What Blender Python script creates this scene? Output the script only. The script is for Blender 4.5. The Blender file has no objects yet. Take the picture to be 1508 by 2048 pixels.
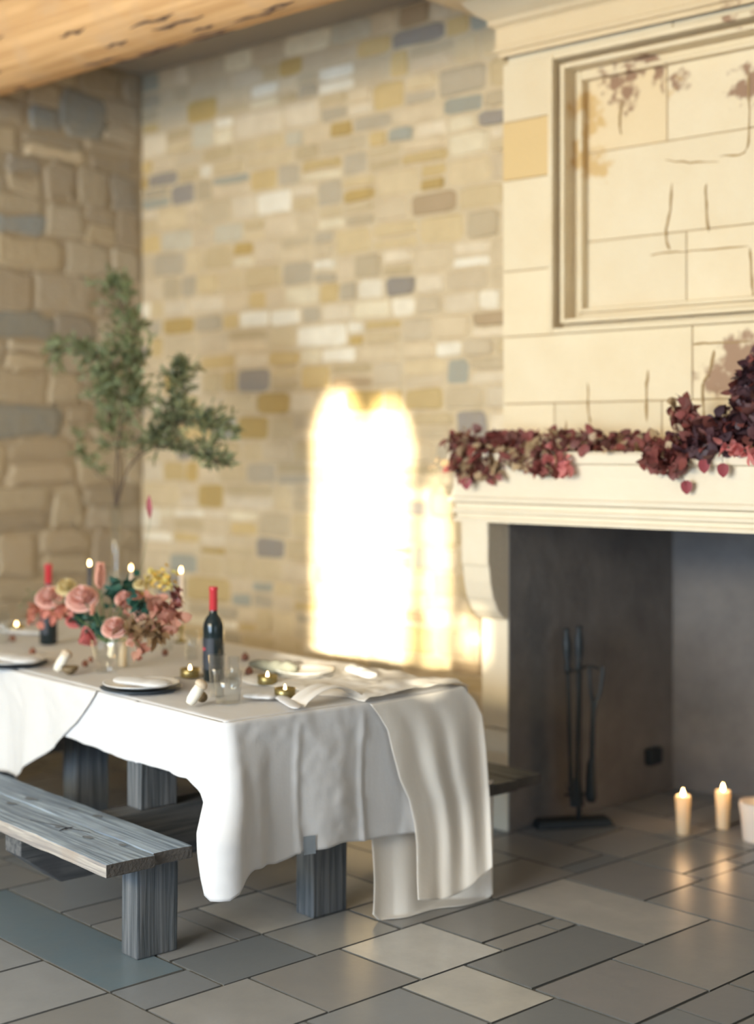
import bpy, bmesh, math, random
from mathutils import Vector, Matrix, noise
from math import sin, cos, pi, radians
rnd = random.Random(7)
S = bpy.context.scene
COL = S.collection

# ------------------------------------------------------------------ camera, light, exposure
YAW = radians(41.8)
cam_d = bpy.data.cameras.new('camera')
cam = bpy.data.objects.new('camera', cam_d); COL.objects.link(cam)
cam.location = (0, 0, 1.73); cam.rotation_euler = (radians(90), 0, YAW)
cam_d.sensor_fit = 'HORIZONTAL'; cam_d.sensor_width = 41.5; cam_d.lens = 80
cam_d.shift_y = -129/1508
cam_d.clip_start = .05
cam_d.dof.use_dof = True; cam_d.dof.focus_distance = 4.75; cam_d.dof.aperture_fstop = 1.35
S.camera = cam
S.view_settings.view_transform = 'Standard'; S.view_settings.look = 'None'
S.view_settings.exposure = 0.42; S.view_settings.gamma = 1; S.view_settings.use_curve_mapping = False

w = bpy.data.worlds.new('world'); S.world = w; w.use_nodes = True
w.node_tree.nodes['Background'].inputs[0].default_value = (.55, .72, 1, 1)
w.node_tree.nodes['Background'].inputs[1].default_value = 1.2

SUN = Vector((-.8, 1, -.17)).normalized()
ld = bpy.data.lights.new('sun', 'SUN'); ld.energy = 30; ld.color = (1, .90, .70); ld.angle = radians(.9)
lo = bpy.data.objects.new('sun', ld); COL.objects.link(lo)
lo.rotation_euler = SUN.to_track_quat('-Z', 'Y').to_euler(); lo.location = (9, -9, 4)

def area(name, loc, target, sx, sy, e, col):
    d = bpy.data.lights.new(name, 'AREA'); d.shape = 'RECTANGLE'; d.size = sx; d.size_y = sy; d.energy = e; d.color = col
    o = bpy.data.objects.new(name, d); COL.objects.link(o); o.location = loc
    o.rotation_euler = (Vector(target)-Vector(loc)).to_track_quat('-Z', 'Y').to_euler()
    return o
area('daylight_large_opening', (-3.9, -2.95, 1.55), (-4.2, 6, 1.2), 4.4, 2.1, 440, (.62, .80, 1))
area('added_warm_area', (-3.9, -2.95, 3.05), (-4.0, 5.9, 2.2), 4.4, 1.0, 300, (1, .85, .58))  # unseen warm lamp, added to yellow the upper wall; no transom is built

area('added_cool_fill', (3.3, 1.5, 1.5), (-4, 3.6, .9), 3.0, 2.0, 38, (.70, .85, 1))  # unseen cool fill, added from the right to lift the shadows; wall is closed

# ------------------------------------------------------------------ geometry of the place
Vd = (-cos(radians(48.2)), sin(radians(48.2))); Rd = (sin(radians(48.2)), cos(radians(48.2)))
def ray(px): k = (px-754)/2907; return (Vd[0]+k*Rd[0], Vd[1]+k*Rd[1])
def on_y(px, py, y): d = ray(px); D = y/d[1]; return Vector((d[0]*D, y, 1.73-(py-895)/2907*D))
def on_x(px, py, x): d = ray(px); D = x/d[0]; return Vector((x, d[1]*D, 1.73-(py-895)/2907*D))
def on_z(px, py, z): D = 2907*(1.73-z)/(py-895); d = ray(px); return Vector((d[0]*D, d[1]*D, z))
T0 = Vector((-3.70, 3.36)); TU = Vector((-.9916, .1292)); TW = Vector((.1292, .9916))
TROT = math.atan2(TW[0]*-1, TW[1])      # rotation of the table about z
def tab(a, b, z=0): p = T0+TU*a+TW*b; return Vector((p[0], p[1], z))
def on_a(px, py, a):
    d = Vector(ray(px)); D = (a+T0.dot(TU))/d.dot(TU); p = d*D
    return Vector((p[0], p[1], 1.73-(py-895)/2907*D))
def on_b(px, py, b):
    d = Vector(ray(px)); D = (b+T0.dot(TW))/d.dot(TW); p = d*D
    return Vector((p[0], p[1], 1.73-(py-895)/2907*D))
TOPZ = .79

# ------------------------------------------------------------------ helpers
class MB:
    def __init__(s): s.v = []; s.f = []; s.c = []; s.m = []; s.uvs = None
    def quad(s, pts, c=None):
        n = len(s.v); s.v += [tuple(p) for p in pts]; s.f.append(tuple(range(n, n+len(pts)))); s.c.append(c)
    def add(s, vs, fs, c=None):
        n = len(s.v); s.v += [tuple(p) for p in vs]
        for f in fs: s.f.append(tuple(i+n for i in f)); s.c.append(c)
    def box(s, x0, x1, y0, y1, z0, z1, M=None, c=None):
        vs = [Vector(p) for p in ((x0,y0,z0),(x1,y0,z0),(x1,y1,z0),(x0,y1,z0),(x0,y0,z1),(x1,y0,z1),(x1,y1,z1),(x0,y1,z1))]
        if M: vs = [M @ p for p in vs]
        s.add(vs, [(0,3,2,1),(4,5,6,7),(0,1,5,4),(1,2,6,5),(2,3,7,6),(3,0,4,7)], c)
    def tube(s, pts, rad, n=8, c=None):
        pts = [Vector(p) for p in pts]
        if not hasattr(rad, '__len__'): rad = [rad]*len(pts)
        rings = []
        for i, p in enumerate(pts):
            t = (pts[min(i+1, len(pts)-1)]-pts[max(i-1, 0)]).normalized()
            up = Vector((0, 0, 1)) if abs(t.z) < .9 else Vector((1, 0, 0))
            a = t.cross(up).normalized(); b = t.cross(a).normalized()
            rings.append([p+(a*cos(2*pi*k/n)+b*sin(2*pi*k/n))*rad[i] for k in range(n)])
        vs = [q for r in rings for q in r]; fs = []
        for i in range(len(pts)-1):
            for k in range(n): fs.append((i*n+k, i*n+(k+1) % n, (i+1)*n+(k+1) % n, (i+1)*n+k))
        fs.append(tuple(range(n))); fs.append(tuple(range((len(pts)-1)*n, len(pts)*n)))
        s.add(vs, fs, c)
    def lathe(s, prof, n=32, M=None, c=None, closed=False):
        vs = []
        for r, z in prof:
            for k in range(n): vs.append(Vector((max(r, .0002)*cos(2*pi*k/n), max(r, .0002)*sin(2*pi*k/n), z)))
        if M: vs = [M @ p for p in vs]
        fs = []; m = len(prof)
        for i in range(m-1 if not closed else m):
            j = (i+1) % m
            for k in range(n): fs.append((i*n+k, i*n+(k+1) % n, j*n+(k+1) % n, j*n+k))
        if not closed: fs.append(tuple(range(n-1, -1, -1))); fs.append(tuple(range((m-1)*n, m*n)))
        s.add(vs, fs, c)
    def grid(s, fn, nu, nv, c=None):
        vs = [fn(i/nu, j/nv) for j in range(nv+1) for i in range(nu+1)]
        fs = [(j*(nu+1)+i, j*(nu+1)+i+1, (j+1)*(nu+1)+i+1, (j+1)*(nu+1)+i) for j in range(nv) for i in range(nu)]
        s.add(vs, fs, c)
    def build(s, name, mat, parent=None, smooth=False, bevel=0, solid=0, sub=0, origin=None, weld=False):
        me = bpy.data.meshes.new(name)
        org = Vector(origin) if origin is not None else Vector((0, 0, 0))
        me.from_pydata([tuple(Vector(p)-org) for p in s.v], [], s.f)
        if any(c is not None for c in s.c):
            at = me.color_attributes.new('Col', 'FLOAT_COLOR', 'CORNER')
            i = 0
            for f, c in zip(s.f, s.c):
                c = c or (.5, .5, .5)
                for _ in f: at.data[i].color = (c[0], c[1], c[2], 1); i += 1
        bm = bmesh.new(); bm.from_mesh(me)
        if weld: bmesh.ops.remove_doubles(bm, verts=bm.verts, dist=1e-5)
        bmesh.ops.recalc_face_normals(bm, faces=bm.faces)
        bm.to_mesh(me); bm.free()
        if smooth: me.polygons.foreach_set('use_smooth', [True]*len(me.polygons))
        me.materials.append(mat)
        o = bpy.data.objects.new(name, me); COL.objects.link(o); o.location = org
        if parent: o.parent = parent
        if bevel:
            m = o.modifiers.new('bevel', 'BEVEL'); m.width = bevel; m.segments = 2; m.limit_method = 'ANGLE'; m.angle_limit = radians(35)
        if solid:
            m = o.modifiers.new('solid', 'SOLIDIFY'); m.thickness = solid; m.offset = 0
        if sub:
            m = o.modifiers.new('sub', 'SUBSURF'); m.levels = sub; m.render_levels = sub
        return o

def tag(o, label, cat, group=None):
    o['label'] = label; o['category'] = cat
    if group: o['group'] = group
    return o
def struct(o): o['kind'] = 'structure'; return o
def spline(pts, n=10):
    out = []; P = [pts[0]]+list(pts)+[pts[-1]]
    for i in range(1, len(P)-2):
        for k in range(n):
            t = k/n; a, b, c, d = P[i-1], P[i], P[i+1], P[i+2]
            out.append(.5*((2*b)+(c-a)*t+(2*a-5*b+4*c-d)*t*t+(3*b-a-3*c+d)*t*t*t))
    out.append(P[-2]); return out

def empty(name, loc, label, cat, group=None, rz=0):
    o = bpy.data.objects.new(name, None); COL.objects.link(o); o.location = loc; o.rotation_euler = (0, 0, rz)
    o.empty_display_size = .05
    return tag(o, label, cat, group)
def copy_tree(o, parent=None):
    c = o.copy(); COL.objects.link(c); c.parent = parent
    for ch in list(o.children): copy_tree(ch, c)
    return c

# ------------------------------------------------------------------ materials
def mat(name, col=(.8, .8, .8), rough=.6, metal=0, attr=False, var=0, vscale=8, vcol=None, bump=0, bscale=30, stretch=None, island=None, trans=0, ior=1.45, emit=None, estr=0, sub=None):
    m = bpy.data.materials.new(name); m.use_nodes = True
    nt = m.node_tree; N = nt.nodes; L = nt.links; b = N['Principled BSDF']
    b.inputs['Roughness'].default_value = rough; b.inputs['Metallic'].default_value = metal
    b.inputs['Base Color'].default_value = (*col, 1); b.inputs['IOR'].default_value = ior
    if trans: b.inputs['Transmission Weight'].default_value = trans
    if emit: b.inputs['Emission Color'].default_value = (*emit, 1); b.inputs['Emission Strength'].default_value = estr
    tc = N.new('ShaderNodeTexCoord'); mp = N.new('ShaderNodeMapping'); L.new(tc.outputs['Object'], mp.inputs['Vector'])
    if stretch: mp.inputs['Scale'].default_value = stretch
    src = None
    if attr:
        a = N.new('ShaderNodeAttribute'); a.attribute_name = 'Col'; src = a.outputs['Color']
    if island:
        g = N.new('ShaderNodeNewGeometry'); r = N.new('ShaderNodeValToRGB'); L.new(g.outputs['Random Per Island'], r.inputs[0])
        r.color_ramp.interpolation = 'LINEAR'
        els = r.color_ramp.elements
        for i, c in enumerate(island):
            p = i/(len(island)-1)
            e = els[0] if i == 0 else (els[1] if i == len(island)-1 else els.new(p))
            e.position = p; e.color = (*c, 1)
        src = r.outputs[0]
    if var:
        n = N.new('ShaderNodeTexNoise'); n.inputs['Scale'].default_value = vscale; n.inputs['Detail'].default_value = 6; n.inputs['Roughness'].default_value = .65
        L.new(mp.outputs[0], n.inputs['Vector'])
        mr = N.new('ShaderNodeMapRange'); mr.inputs[1].default_value = .3; mr.inputs[2].default_value = .7
        mr.inputs[3].default_value = 0; mr.inputs[4].default_value = var
        L.new(n.outputs[0], mr.inputs[0])
        mx = N.new('ShaderNodeMix'); mx.data_type = 'RGBA'; L.new(mr.outputs[0], mx.inputs[0])
        if src: L.new(src, mx.inputs[6])
        else: mx.inputs[6].default_value = (*col, 1)
        mx.inputs[7].default_value = (*(vcol or (col[0]*.6, col[1]*.6, col[2]*.6)), 1)
        src = mx.outputs[2]
    if src: L.new(src, b.inputs['Base Color'])
    if bump:
        n2 = N.new('ShaderNodeTexNoise'); n2.inputs['Scale'].default_value = bscale; n2.inputs['Detail'].default_value = 8
        L.new(mp.outputs[0], n2.inputs['Vector'])
        bp = N.new('ShaderNodeBump'); bp.inputs['Strength'].default_value = bump; bp.inputs['Distance'].default_value = .02
        L.new(n2.outputs[0], bp.inputs['Height']); L.new(bp.outputs[0], b.inputs['Normal'])
    if sub:      # translucent part for thin cloth and leaves
        t = N.new('ShaderNodeBsdfTranslucent'); t.inputs[0].default_value = (*sub[1], 1)
        if src and island: L.new(src, t.inputs[0])
        ms = N.new('ShaderNodeMixShader'); ms.inputs[0].default_value = sub[0]
        out = N['Material Output']; L.new(b.outputs[0], ms.inputs[1]); L.new(t.outputs[0], ms.inputs[2]); L.new(ms.outputs[0], out.inputs[0])
        if len(sub) > 2:
            tr = N.new('ShaderNodeBsdfTransparent'); m2 = N.new('ShaderNodeMixShader'); m2.inputs[0].default_value = sub[2]
            L.new(ms.outputs[0], m2.inputs[1]); L.new(tr.outputs[0], m2.inputs[2]); L.new(m2.outputs[0], out.inputs[0])
    return m

def wood(name, light, dark, axis, blotch=None, scale=1, rough=.7, bstr=.6):
    m = mat(name, light, rough)
    nt = m.node_tree; N = nt.nodes; L = nt.links; b = N['Principled BSDF']
    tc = N.new('ShaderNodeTexCoord'); mp = N.new('ShaderNodeMapping'); L.new(tc.outputs['Object'], mp.inputs['Vector'])
    sc = [60*scale]*3; sc[axis] = 2.2*scale; mp.inputs['Scale'].default_value = sc
    n = N.new('ShaderNodeTexNoise'); n.inputs['Scale'].default_value = 1; n.inputs['Detail'].default_value = 7; n.inputs['Distortion'].default_value = .6
    L.new(mp.outputs[0], n.inputs['Vector'])
    r = N.new('ShaderNodeValToRGB'); r.color_ramp.elements[0].position = .35; r.color_ramp.elements[1].position = .62
    r.color_ramp.elements[0].color = (*dark, 1); r.color_ramp.elements[1].color = (*light, 1); L.new(n.outputs[0], r.inputs[0])
    n2 = N.new('ShaderNodeTexNoise'); n2.inputs['Scale'].default_value = 5; n2.inputs['Detail'].default_value = 5; L.new(tc.outputs['Object'], n2.inputs['Vector'])
    r2 = N.new('ShaderNodeMapRange'); r2.inputs[1].default_value = .5; r2.inputs[2].default_value = .75; L.new(n2.outputs[0], r2.inputs[0])
    mx = N.new('ShaderNodeMix'); mx.data_type = 'RGBA'; L.new(r2.outputs[0], mx.inputs[0]); L.new(r.outputs[0], mx.inputs[6])
    mx.inputs[7].default_value = (*(blotch or dark), 1)
    L.new(mx.outputs[2], b.inputs['Base Color'])
    bp = N.new('ShaderNodeBump'); bp.inputs['Strength'].default_value = bstr; bp.inputs['Distance'].default_value = .006
    L.new(n.outputs[0], bp.inputs['Height']); L.new(bp.outputs[0], b.inputs['Normal'])
    return m

M_stone = mat('rubble_stone', attr=True, rough=.85, var=.28, vscale=9, vcol=(.36, .26, .13), bump=.5, bscale=22)
M_ashlar = mat('dressed_limestone', attr=True, rough=.8, var=.25, vscale=3.5, vcol=(.60, .42, .20), bump=.25, bscale=35)
def stain_nodes(m, spots, col, nsc=14, wob=.07):
    nt = m.node_tree; N = nt.nodes; L = nt.links; b = N['Principled BSDF']
    g = N.new('ShaderNodeNewGeometry'); n = N.new('ShaderNodeTexNoise'); n.inputs['Scale'].default_value = nsc; n.inputs['Detail'].default_value = 5
    L.new(g.outputs['Position'], n.inputs['Vector'])
    src = b.inputs['Base Color'].links[0].from_socket; acc = None
    for (c, r) in spots:
        d = N.new('ShaderNodeVectorMath'); d.operation = 'DISTANCE'; L.new(g.outputs['Position'], d.inputs[0]); d.inputs[1].default_value = c
        s_ = N.new('ShaderNodeMath'); s_.operation = 'SUBTRACT'; s_.inputs[0].default_value = r; L.new(d.outputs['Value'], s_.inputs[1])
        if acc is None: acc = s_.outputs[0]
        else:
            mx = N.new('ShaderNodeMath'); mx.operation = 'MAXIMUM'; L.new(acc, mx.inputs[0]); L.new(s_.outputs[0], mx.inputs[1]); acc = mx.outputs[0]
    k = N.new('ShaderNodeMath'); k.operation = 'MULTIPLY_ADD'; L.new(n.outputs[0], k.inputs[0]); k.inputs[1].default_value = wob*4; k.inputs[2].default_value = -wob*2.2
    ad = N.new('ShaderNodeMath'); ad.operation = 'ADD'; L.new(acc, ad.inputs[0]); L.new(k.outputs[0], ad.inputs[1])
    mr = N.new('ShaderNodeMapRange'); mr.inputs[1].default_value = -.01; mr.inputs[2].default_value = .035; mr.inputs[4].default_value = .85; L.new(ad.outputs[0], mr.inputs[0])
    mx = N.new('ShaderNodeMix'); mx.data_type = 'RGBA'; L.new(mr.outputs[0], mx.inputs[0]); L.new(src, mx.inputs[6]); mx.inputs[7].default_value = (*col, 1)
    L.new(mx.outputs[2], b.inputs['Base Color'])
_st = [(1232, 165, .05), (1255, 180, .04), (1262, 150, .04), (1285, 128, .04), (1318, 125, .03), (1318, 152, .02), (1352, 162, .025), (1245, 205, .02), (1498, 170, .06), (1300, 115, .03)]
stain_nodes(M_ashlar, [(tuple(on_y(a, b_, 5.54)), r+.03) for a, b_, r in _st], (.24, .12, .07), 20)
_st = [(1175, 215, .09), (1165, 320, .10), (1185, 255, .07), (1200, 340, .05), (1350, 180, .05)]
stain_nodes(M_ashlar, [(tuple(on_y(a, b_, 5.54)), r*.9) for a, b_, r in _st], (.58, .38, .15), 14)
_st = [(1310, 65, .04), (1322, 95, .04), (1430, 25, .10), (1490, 45, .14), (1440, 100, .06), (1500, 110, .08), (1470, 725, .06), (1500, 740, .1), (1440, 760, .05)]
stain_nodes(M_ashlar, [(tuple(on_y(a, b_, 5.25 if b_ < 120 else 5.4)), r+.05) for a, b_, r in _st], (.28, .15, .09))
M_mantel = mat('pale_limestone', (.76, .67, .52), .75, var=.3, vscale=5, vcol=(.66, .54, .36), bump=.2, bscale=40)
M_soot = mat('sooty_firebox_stone', (.20, .185, .175), .9, var=.7, vscale=3, vcol=(.09, .085, .085), bump=.3, bscale=15)
M_floor = mat('honed_limestone_tile', attr=True, rough=.3, var=.35, vscale=7, vcol=(.18, .185, .185), bump=.06, bscale=14)
M_plaster = mat('grey_plaster', (.42, .37, .31), .9, var=.3, vscale=3, vcol=(.33, .29, .25))
M_wallin = mat('interior_render', (.50, .48, .44), .9, var=.3, vscale=2)
M_bench = wood('weathered_blue_grey_wood', (.33, .40, .47), (.13, .17, .22), 0, (.18, .22, .27))
M_benchside = wood('chalky_board_edge', (.42, .38, .33), (.22, .20, .19), 0, (.30, .24, .19), bstr=1)
M_endgrain = mat('dark_end_grain', (.085, .075, .065), .9, var=.6, vscale=30, vcol=(.05, .045, .045), bump=.5, bscale=60)
M_post = wood('weathered_post_wood', (.145, .15, .155), (.05, .058, .065), 2, (.10, .115, .125), bstr=1)
M_dark = wood('dark_crossbeam_wood', (.12, .12, .12), (.05, .055, .06), 1, (.06, .06, .065))
M_far = wood('dark_far_bench_wood', (.13, .14, .15), (.05, .06, .07), 0, (.08, .08, .09))
M_log = wood('golden_hewn_log', (.74, .46, .22), (.52, .29, .12), 0, (.60, .38, .20), scale=.35, bstr=1)
M_cloth = mat('white_linen', (.75, .745, .75), .85, bump=.25, bscale=9, sub=(.22, (.9, .86, .82)))
M_cloth2 = mat('natural_linen', (.745, .73, .71), .9, bump=.3, bscale=11, sub=(.25, (.9, .85, .78)))
M_gauze = mat('cream_gauze', (.88, .84, .78), .9, bump=.2, bscale=12, sub=(.3, (.92, .88, .82), .06))
M_glassb = mat('dark_bottle_glass', (.012, .02, .022), .08)
M_foil = mat('red_foil', (.50, .035, .045), .35)
M_label = mat('black_wine_label', (.03, .035, .045), .55)
M_red = mat('red_print', (.45, .05, .07), .6)
M_white = mat('white_ceramic', (.80, .79, .77), .25)
M_slate = mat('blue_black_charger', (.03, .045, .06), .35)
M_brass = mat('aged_brass', (.38, .30, .12), .35, metal=.85, var=.5, vscale=40, vcol=(.16, .13, .07))
M_wax = mat('cream_wax', (.90, .80, .60), .5, sub=(.45, (1, .82, .52)))
M_waxw = mat('white_wax', (.88, .84, .78), .5, sub=(.4, (1, .8, .6)))
M_darkwax = mat('dark_blue_taper_wax', (.05, .06, .08), .5)
M_flame = mat('flame', (1, .8, .4), .5, emit=(1, .62, .26), estr=22)
M_glass = mat('clear_glass', (1, 1, 1), .03, trans=1, ior=1.3)
def glassy(m, rough=.02):
    nt = m.node_tree; N = nt.nodes; L = nt.links; N.remove(N['Principled BSDF'])
    t = N.new('ShaderNodeBsdfTransparent'); t.inputs[0].default_value = (.97, .98, .98, 1)
    g = N.new('ShaderNodeBsdfGlossy'); g.inputs['Roughness'].default_value = rough
    lw = N.new('ShaderNodeLayerWeight'); lw.inputs[0].default_value = .5
    pw = N.new('ShaderNodeMath'); pw.operation = 'POWER'; L.new(lw.outputs['Facing'], pw.inputs[0]); pw.inputs[1].default_value = 3
    ml = N.new('ShaderNodeMath'); ml.operation = 'MULTIPLY_ADD'; L.new(pw.outputs[0], ml.inputs[0]); ml.inputs[1].default_value = .4; ml.inputs[2].default_value = .05
    x = N.new('ShaderNodeMixShader'); L.new(ml.outputs[0], x.inputs[0]); L.new(t.outputs[0], x.inputs[1]); L.new(g.outputs[0], x.inputs[2])
    L.new(x.outputs[0], N['Material Output'].inputs[0])
glassy(M_glass, .03)
M_iron = mat('blackened_iron', (.025, .032, .038), .5, metal=.4, bump=.2)
M_fig = mat('brown_fruit_skin', (.24, .09, .05), .5, var=.5, vscale=60)
M_mush = mat('cream_mushroom_flesh', (.80, .75, .64), .6, var=.2, vscale=30)
M_shell = mat('brown_shell', (.20, .14, .07), .6, var=.6, vscale=60, bump=.5)
M_twig = mat('brown_twig', (.10, .07, .05), .8)
M_stem = mat('green_stem', (.10, .16, .06), .6)
def leafm(n, cols, tr=.3): return mat(n, cols[0], .55, island=cols, sub=(tr, cols[0]))
M_olive = leafm('olive_leaf', [(.20, .23, .10), (.34, .36, .19), (.52, .52, .32), (.22, .27, .15)])
M_darkolive = leafm('dark_olive_leaf', [(.07, .10, .06), (.15, .18, .09), (.30, .32, .16)])
M_oneleaf = mat('single_red_leaf', (.30, .05, .06), .5, var=.4, vscale=40)
M_redleaf = leafm('dusty_red_leaf', [(.28, .07, .06), (.50, .17, .15), (.09, .05, .05), (.40, .22, .14), (.46, .09, .10), (.58, .30, .24), (.16, .07, .06)], .2)
M_wineleaf = leafm('wine_red_leaf', [(.10, .035, .04), (.28, .08, .08), (.045, .04, .055), (.34, .16, .11), (.36, .09, .10), (.07, .04, .05)], .15)
M_paleleaf = leafm('faded_tan_leaf', [(.50, .36, .20), (.34, .28, .14), (.45, .15, .10), (.60, .45, .30)])
M_copper = leafm('copper_leaf', [(.42, .15, .09), (.55, .28, .16), (.35, .20, .09), (.60, .22, .18)])
M_mauve = leafm('mauve_brown_leaf', [(.44, .18, .14), (.50, .36, .18), (.48, .17, .15), (.34, .30, .14), (.60, .42, .26), (.22, .11, .08), (.52, .28, .20)])
M_tan = leafm('tan_brown_leaf', [(.34, .22, .11), (.50, .36, .20), (.28, .24, .10), (.42, .18, .12), (.20, .12, .07)])
M_green = leafm('deep_green_leaf', [(.02, .08, .05), (.05, .14, .08), (.03, .10, .08)])
M_yellow = leafm('yellow_blossom', [(.80, .50, .10), (.75, .62, .20), (.60, .60, .22)])
M_pink = mat('blush_petal', (.82, .45, .38), .6, island=[(.84, .52, .45), (.92, .70, .60), (.88, .60, .52)], sub=(.3, (.9, .5, .45)))
M_rosep = mat('deep_pink_petal', (.75, .25, .25), .6, island=[(.62, .16, .16), (.80, .34, .32)], sub=(.3, (.8, .3, .3)))
M_peach = mat('peach_brown_petal', (.72, .36, .26), .6, island=[(.60, .26, .18), (.80, .46, .34)], sub=(.3, (.8, .4, .3)))
M_cream = mat('cream_petal', (.85, .74, .45), .6, island=[(.85, .78, .52), (.80, .66, .34)], sub=(.3, (.9, .8, .5)))

# ------------------------------------------------------------------ stone walls
def bl(c, m, k): return tuple(a*(1-k)+b*k for a, b in zip(c, m))
def jit(c, k): f = 1+rnd.uniform(-k, k); return tuple(min(.95, x*f) for x in c)
PAL = [(.66, .53, .33), (.62, .49, .29), (.70, .57, .38), (.58, .46, .28), (.55, .45, .30), (.62, .46, .22), (.66, .54, .37), (.48, .41, .30), (.74, .63, .46)]
ODD = [(.38, .38, .32), (.52, .36, .13), (.32, .29, .26), (.86, .78, .62), (.42, .31, .19), (.80, .70, .50)]
def rubble(u0, u1, z0, z1, P, hmin, hmax, wmin, wmax, marks, proud=.02, jx=.012, oddp=.2, pal=PAL, odd=ODD, rnd_=.2):
    """P(u, z, d) -> point; d is how far the stone stands out of the mortar"""
    mb = MB(); z = z0
    while z < z1-.02:
        h = rnd.uniform(hmin, hmax)
        if z+h > z1-hmin*.6: h = z1-z
        u = u0-rnd.uniform(0, wmin)
        while u < u1:
            wd = rnd.uniform(wmin, wmax)*(1 if rnd.random() > .2 else 1.35)
            a, b = max(u, u0), min(u+wd, u1); u += wd
            if b-a < .04: continue
            sub = [(z, z+h)]
            if h > .13 and rnd.random() < .4:
                k = rnd.uniform(.4, .6); sub = [(z, z+h*k), (z+h*k, z+h)]
            for (za, zb) in sub:
                g = .008
                col = jit(rnd.choice(odd if rnd.random() < oddp else pal), .10)
                for (mu, mz, mr, mc) in marks:
                    if a-.01 <= mu <= b+.01 and za-.01 <= mz <= zb+.01: col = mc
                n = 12; cu, cz = (a+b)/2, (za+zb)/2; hu, hz = (b-a)/2-g, (zb-za)/2-g
                ou = []
                for k in range(n):
                    t = 2*pi*(k+.5)/n; c_, s_ = cos(t), sin(t)
                    e = .32
                    x = hu*math.copysign(abs(c_)**e, c_); y = hz*math.copysign(abs(s_)**e, s_)
                    ou.append((cu+x+rnd.uniform(-jx, jx)*.6, cz+y+rnd.uniform(-jx, jx)*.5))
                pr = proud*rnd.uniform(.5, 1.2)
                ri = [P(x, y, 0) for x, y in ou]
                ins = .86
                rf = [P(cu+(x-cu)*ins, cz+(y-cz)*ins, pr) for x, y in ou]
                rc = P(cu, cz, pr*1.15)
                fs = [(k, (k+1) % n, n+(k+1) % n, n+k) for k in range(n)] + [(n+k, n+(k+1) % n, 2*n) for k in range(n)]
                mb.add(ri+rf+[rc], fs, col)
        z += h
    return mb

MEAN = (.80, .69, .50); PAL = [bl(c, MEAN, .45) for c in PAL]; ODD = [bl(c, MEAN, .66) for c in ODD]
XL, YW, ZC, YF, XR = -7.28, 5.9, 4.10, -3.0, 3.5
WH = (.90, .84, .70); GB = (.36, .37, .31); OC = (.56, .39, .14); BR = (.42, .32, .20); PL = (.78, .68, .48)
def mk(px, py, c): p = on_y(px, py, YW-.02); return (p.x, p.z, 0, c)
WH, GB, OC, BR, PL = [bl(c, MEAN, k) for c, k in ((WH, .1), (GB, .55), (OC, .45), (BR, .5), (PL, .1))]
marks = [mk(525, 385, WH), mk(543, 168, WH), mk(690, 130, WH), mk(443, 240, WH), mk(475, 518, PL), mk(683, 360, OC), mk(677, 490, OC), mk(590, 625, WH), mk(690, 660, WH),
         mk(425, 465, GB), mk(370, 478, GB), mk(390, 250, GB), mk(590, 262, GB), mk(712, 72, GB), mk(350, 312, BR), mk(355, 210, BR), mk(440, 150, BR), mk(650, 440, PL), mk(915, 265, PL), mk(940, 520, WH),
         mk(820, 470, OC), mk(920, 455, OC), mk(640, 830, BR), mk(770, 740, BR), mk(600, 710, PL), mk(680, 710, WH), mk(905, 700, WH), mk(960, 690, BR), mk(850, 630, BR), mk(520, 200, PL), mk(620, 350, PL), mk(415, 580, OC), mk(490, 630, WH)]
mb = rubble(XL, -4.02, 0, ZC, lambda u, z, d: Vector((u, YW-d, z)), .09, .18, .12, .33, marks, proud=.014)
mb2 = rubble(-1.18, XR, 0, ZC, lambda u, z, d: Vector((u, YW-d, z)), .10, .20, .16, .40, [], proud=.025)
mb.add(mb2.v, [], None); n0 = len(mb.v)-len(mb2.v)
for f, c in zip(mb2.f, mb2.c): mb.f.append(tuple(i+n0 for i in f)); mb.c.append(c)
MC = (.66, .54, .36)
mb.box(XL-.3, -3.99, YW, YW+.9, -.05, ZC+.3, c=MC); mb.box(-1.21, XR+.3, YW, YW+.9, -.05, ZC+.3, c=MC)
mb.box(-3.99, -1.21, YW, YW+.9, 1.72, ZC+.3, c=MC); mb.box(-3.99, -1.21, 6.72, YW+.9, -.05, 1.72, c=MC)
struct(mb.build('wall_back', M_stone))
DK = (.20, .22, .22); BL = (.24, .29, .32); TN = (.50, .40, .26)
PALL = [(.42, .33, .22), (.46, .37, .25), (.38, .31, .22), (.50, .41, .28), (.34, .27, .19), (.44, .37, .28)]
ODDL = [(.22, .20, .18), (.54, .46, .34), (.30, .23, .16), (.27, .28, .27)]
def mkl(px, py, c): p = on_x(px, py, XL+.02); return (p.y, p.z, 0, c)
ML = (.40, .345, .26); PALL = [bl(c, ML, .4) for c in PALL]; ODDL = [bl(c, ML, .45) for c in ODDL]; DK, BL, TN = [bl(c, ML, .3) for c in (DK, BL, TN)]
marksl = [mkl(125, 245, DK), mkl(40, 455, BL), mkl(190, 480, TN), mkl(110, 500, TN), mkl(20, 300, TN), mkl(85, 300, BR), mkl(35, 820, DK), mkl(95, 825, DK), mkl(50, 670, DK)]
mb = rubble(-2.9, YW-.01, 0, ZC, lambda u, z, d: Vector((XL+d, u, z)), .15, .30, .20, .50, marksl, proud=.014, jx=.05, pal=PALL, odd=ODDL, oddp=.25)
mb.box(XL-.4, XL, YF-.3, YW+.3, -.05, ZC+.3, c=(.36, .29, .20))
struct(mb.build('wall_left', M_stone))

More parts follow.
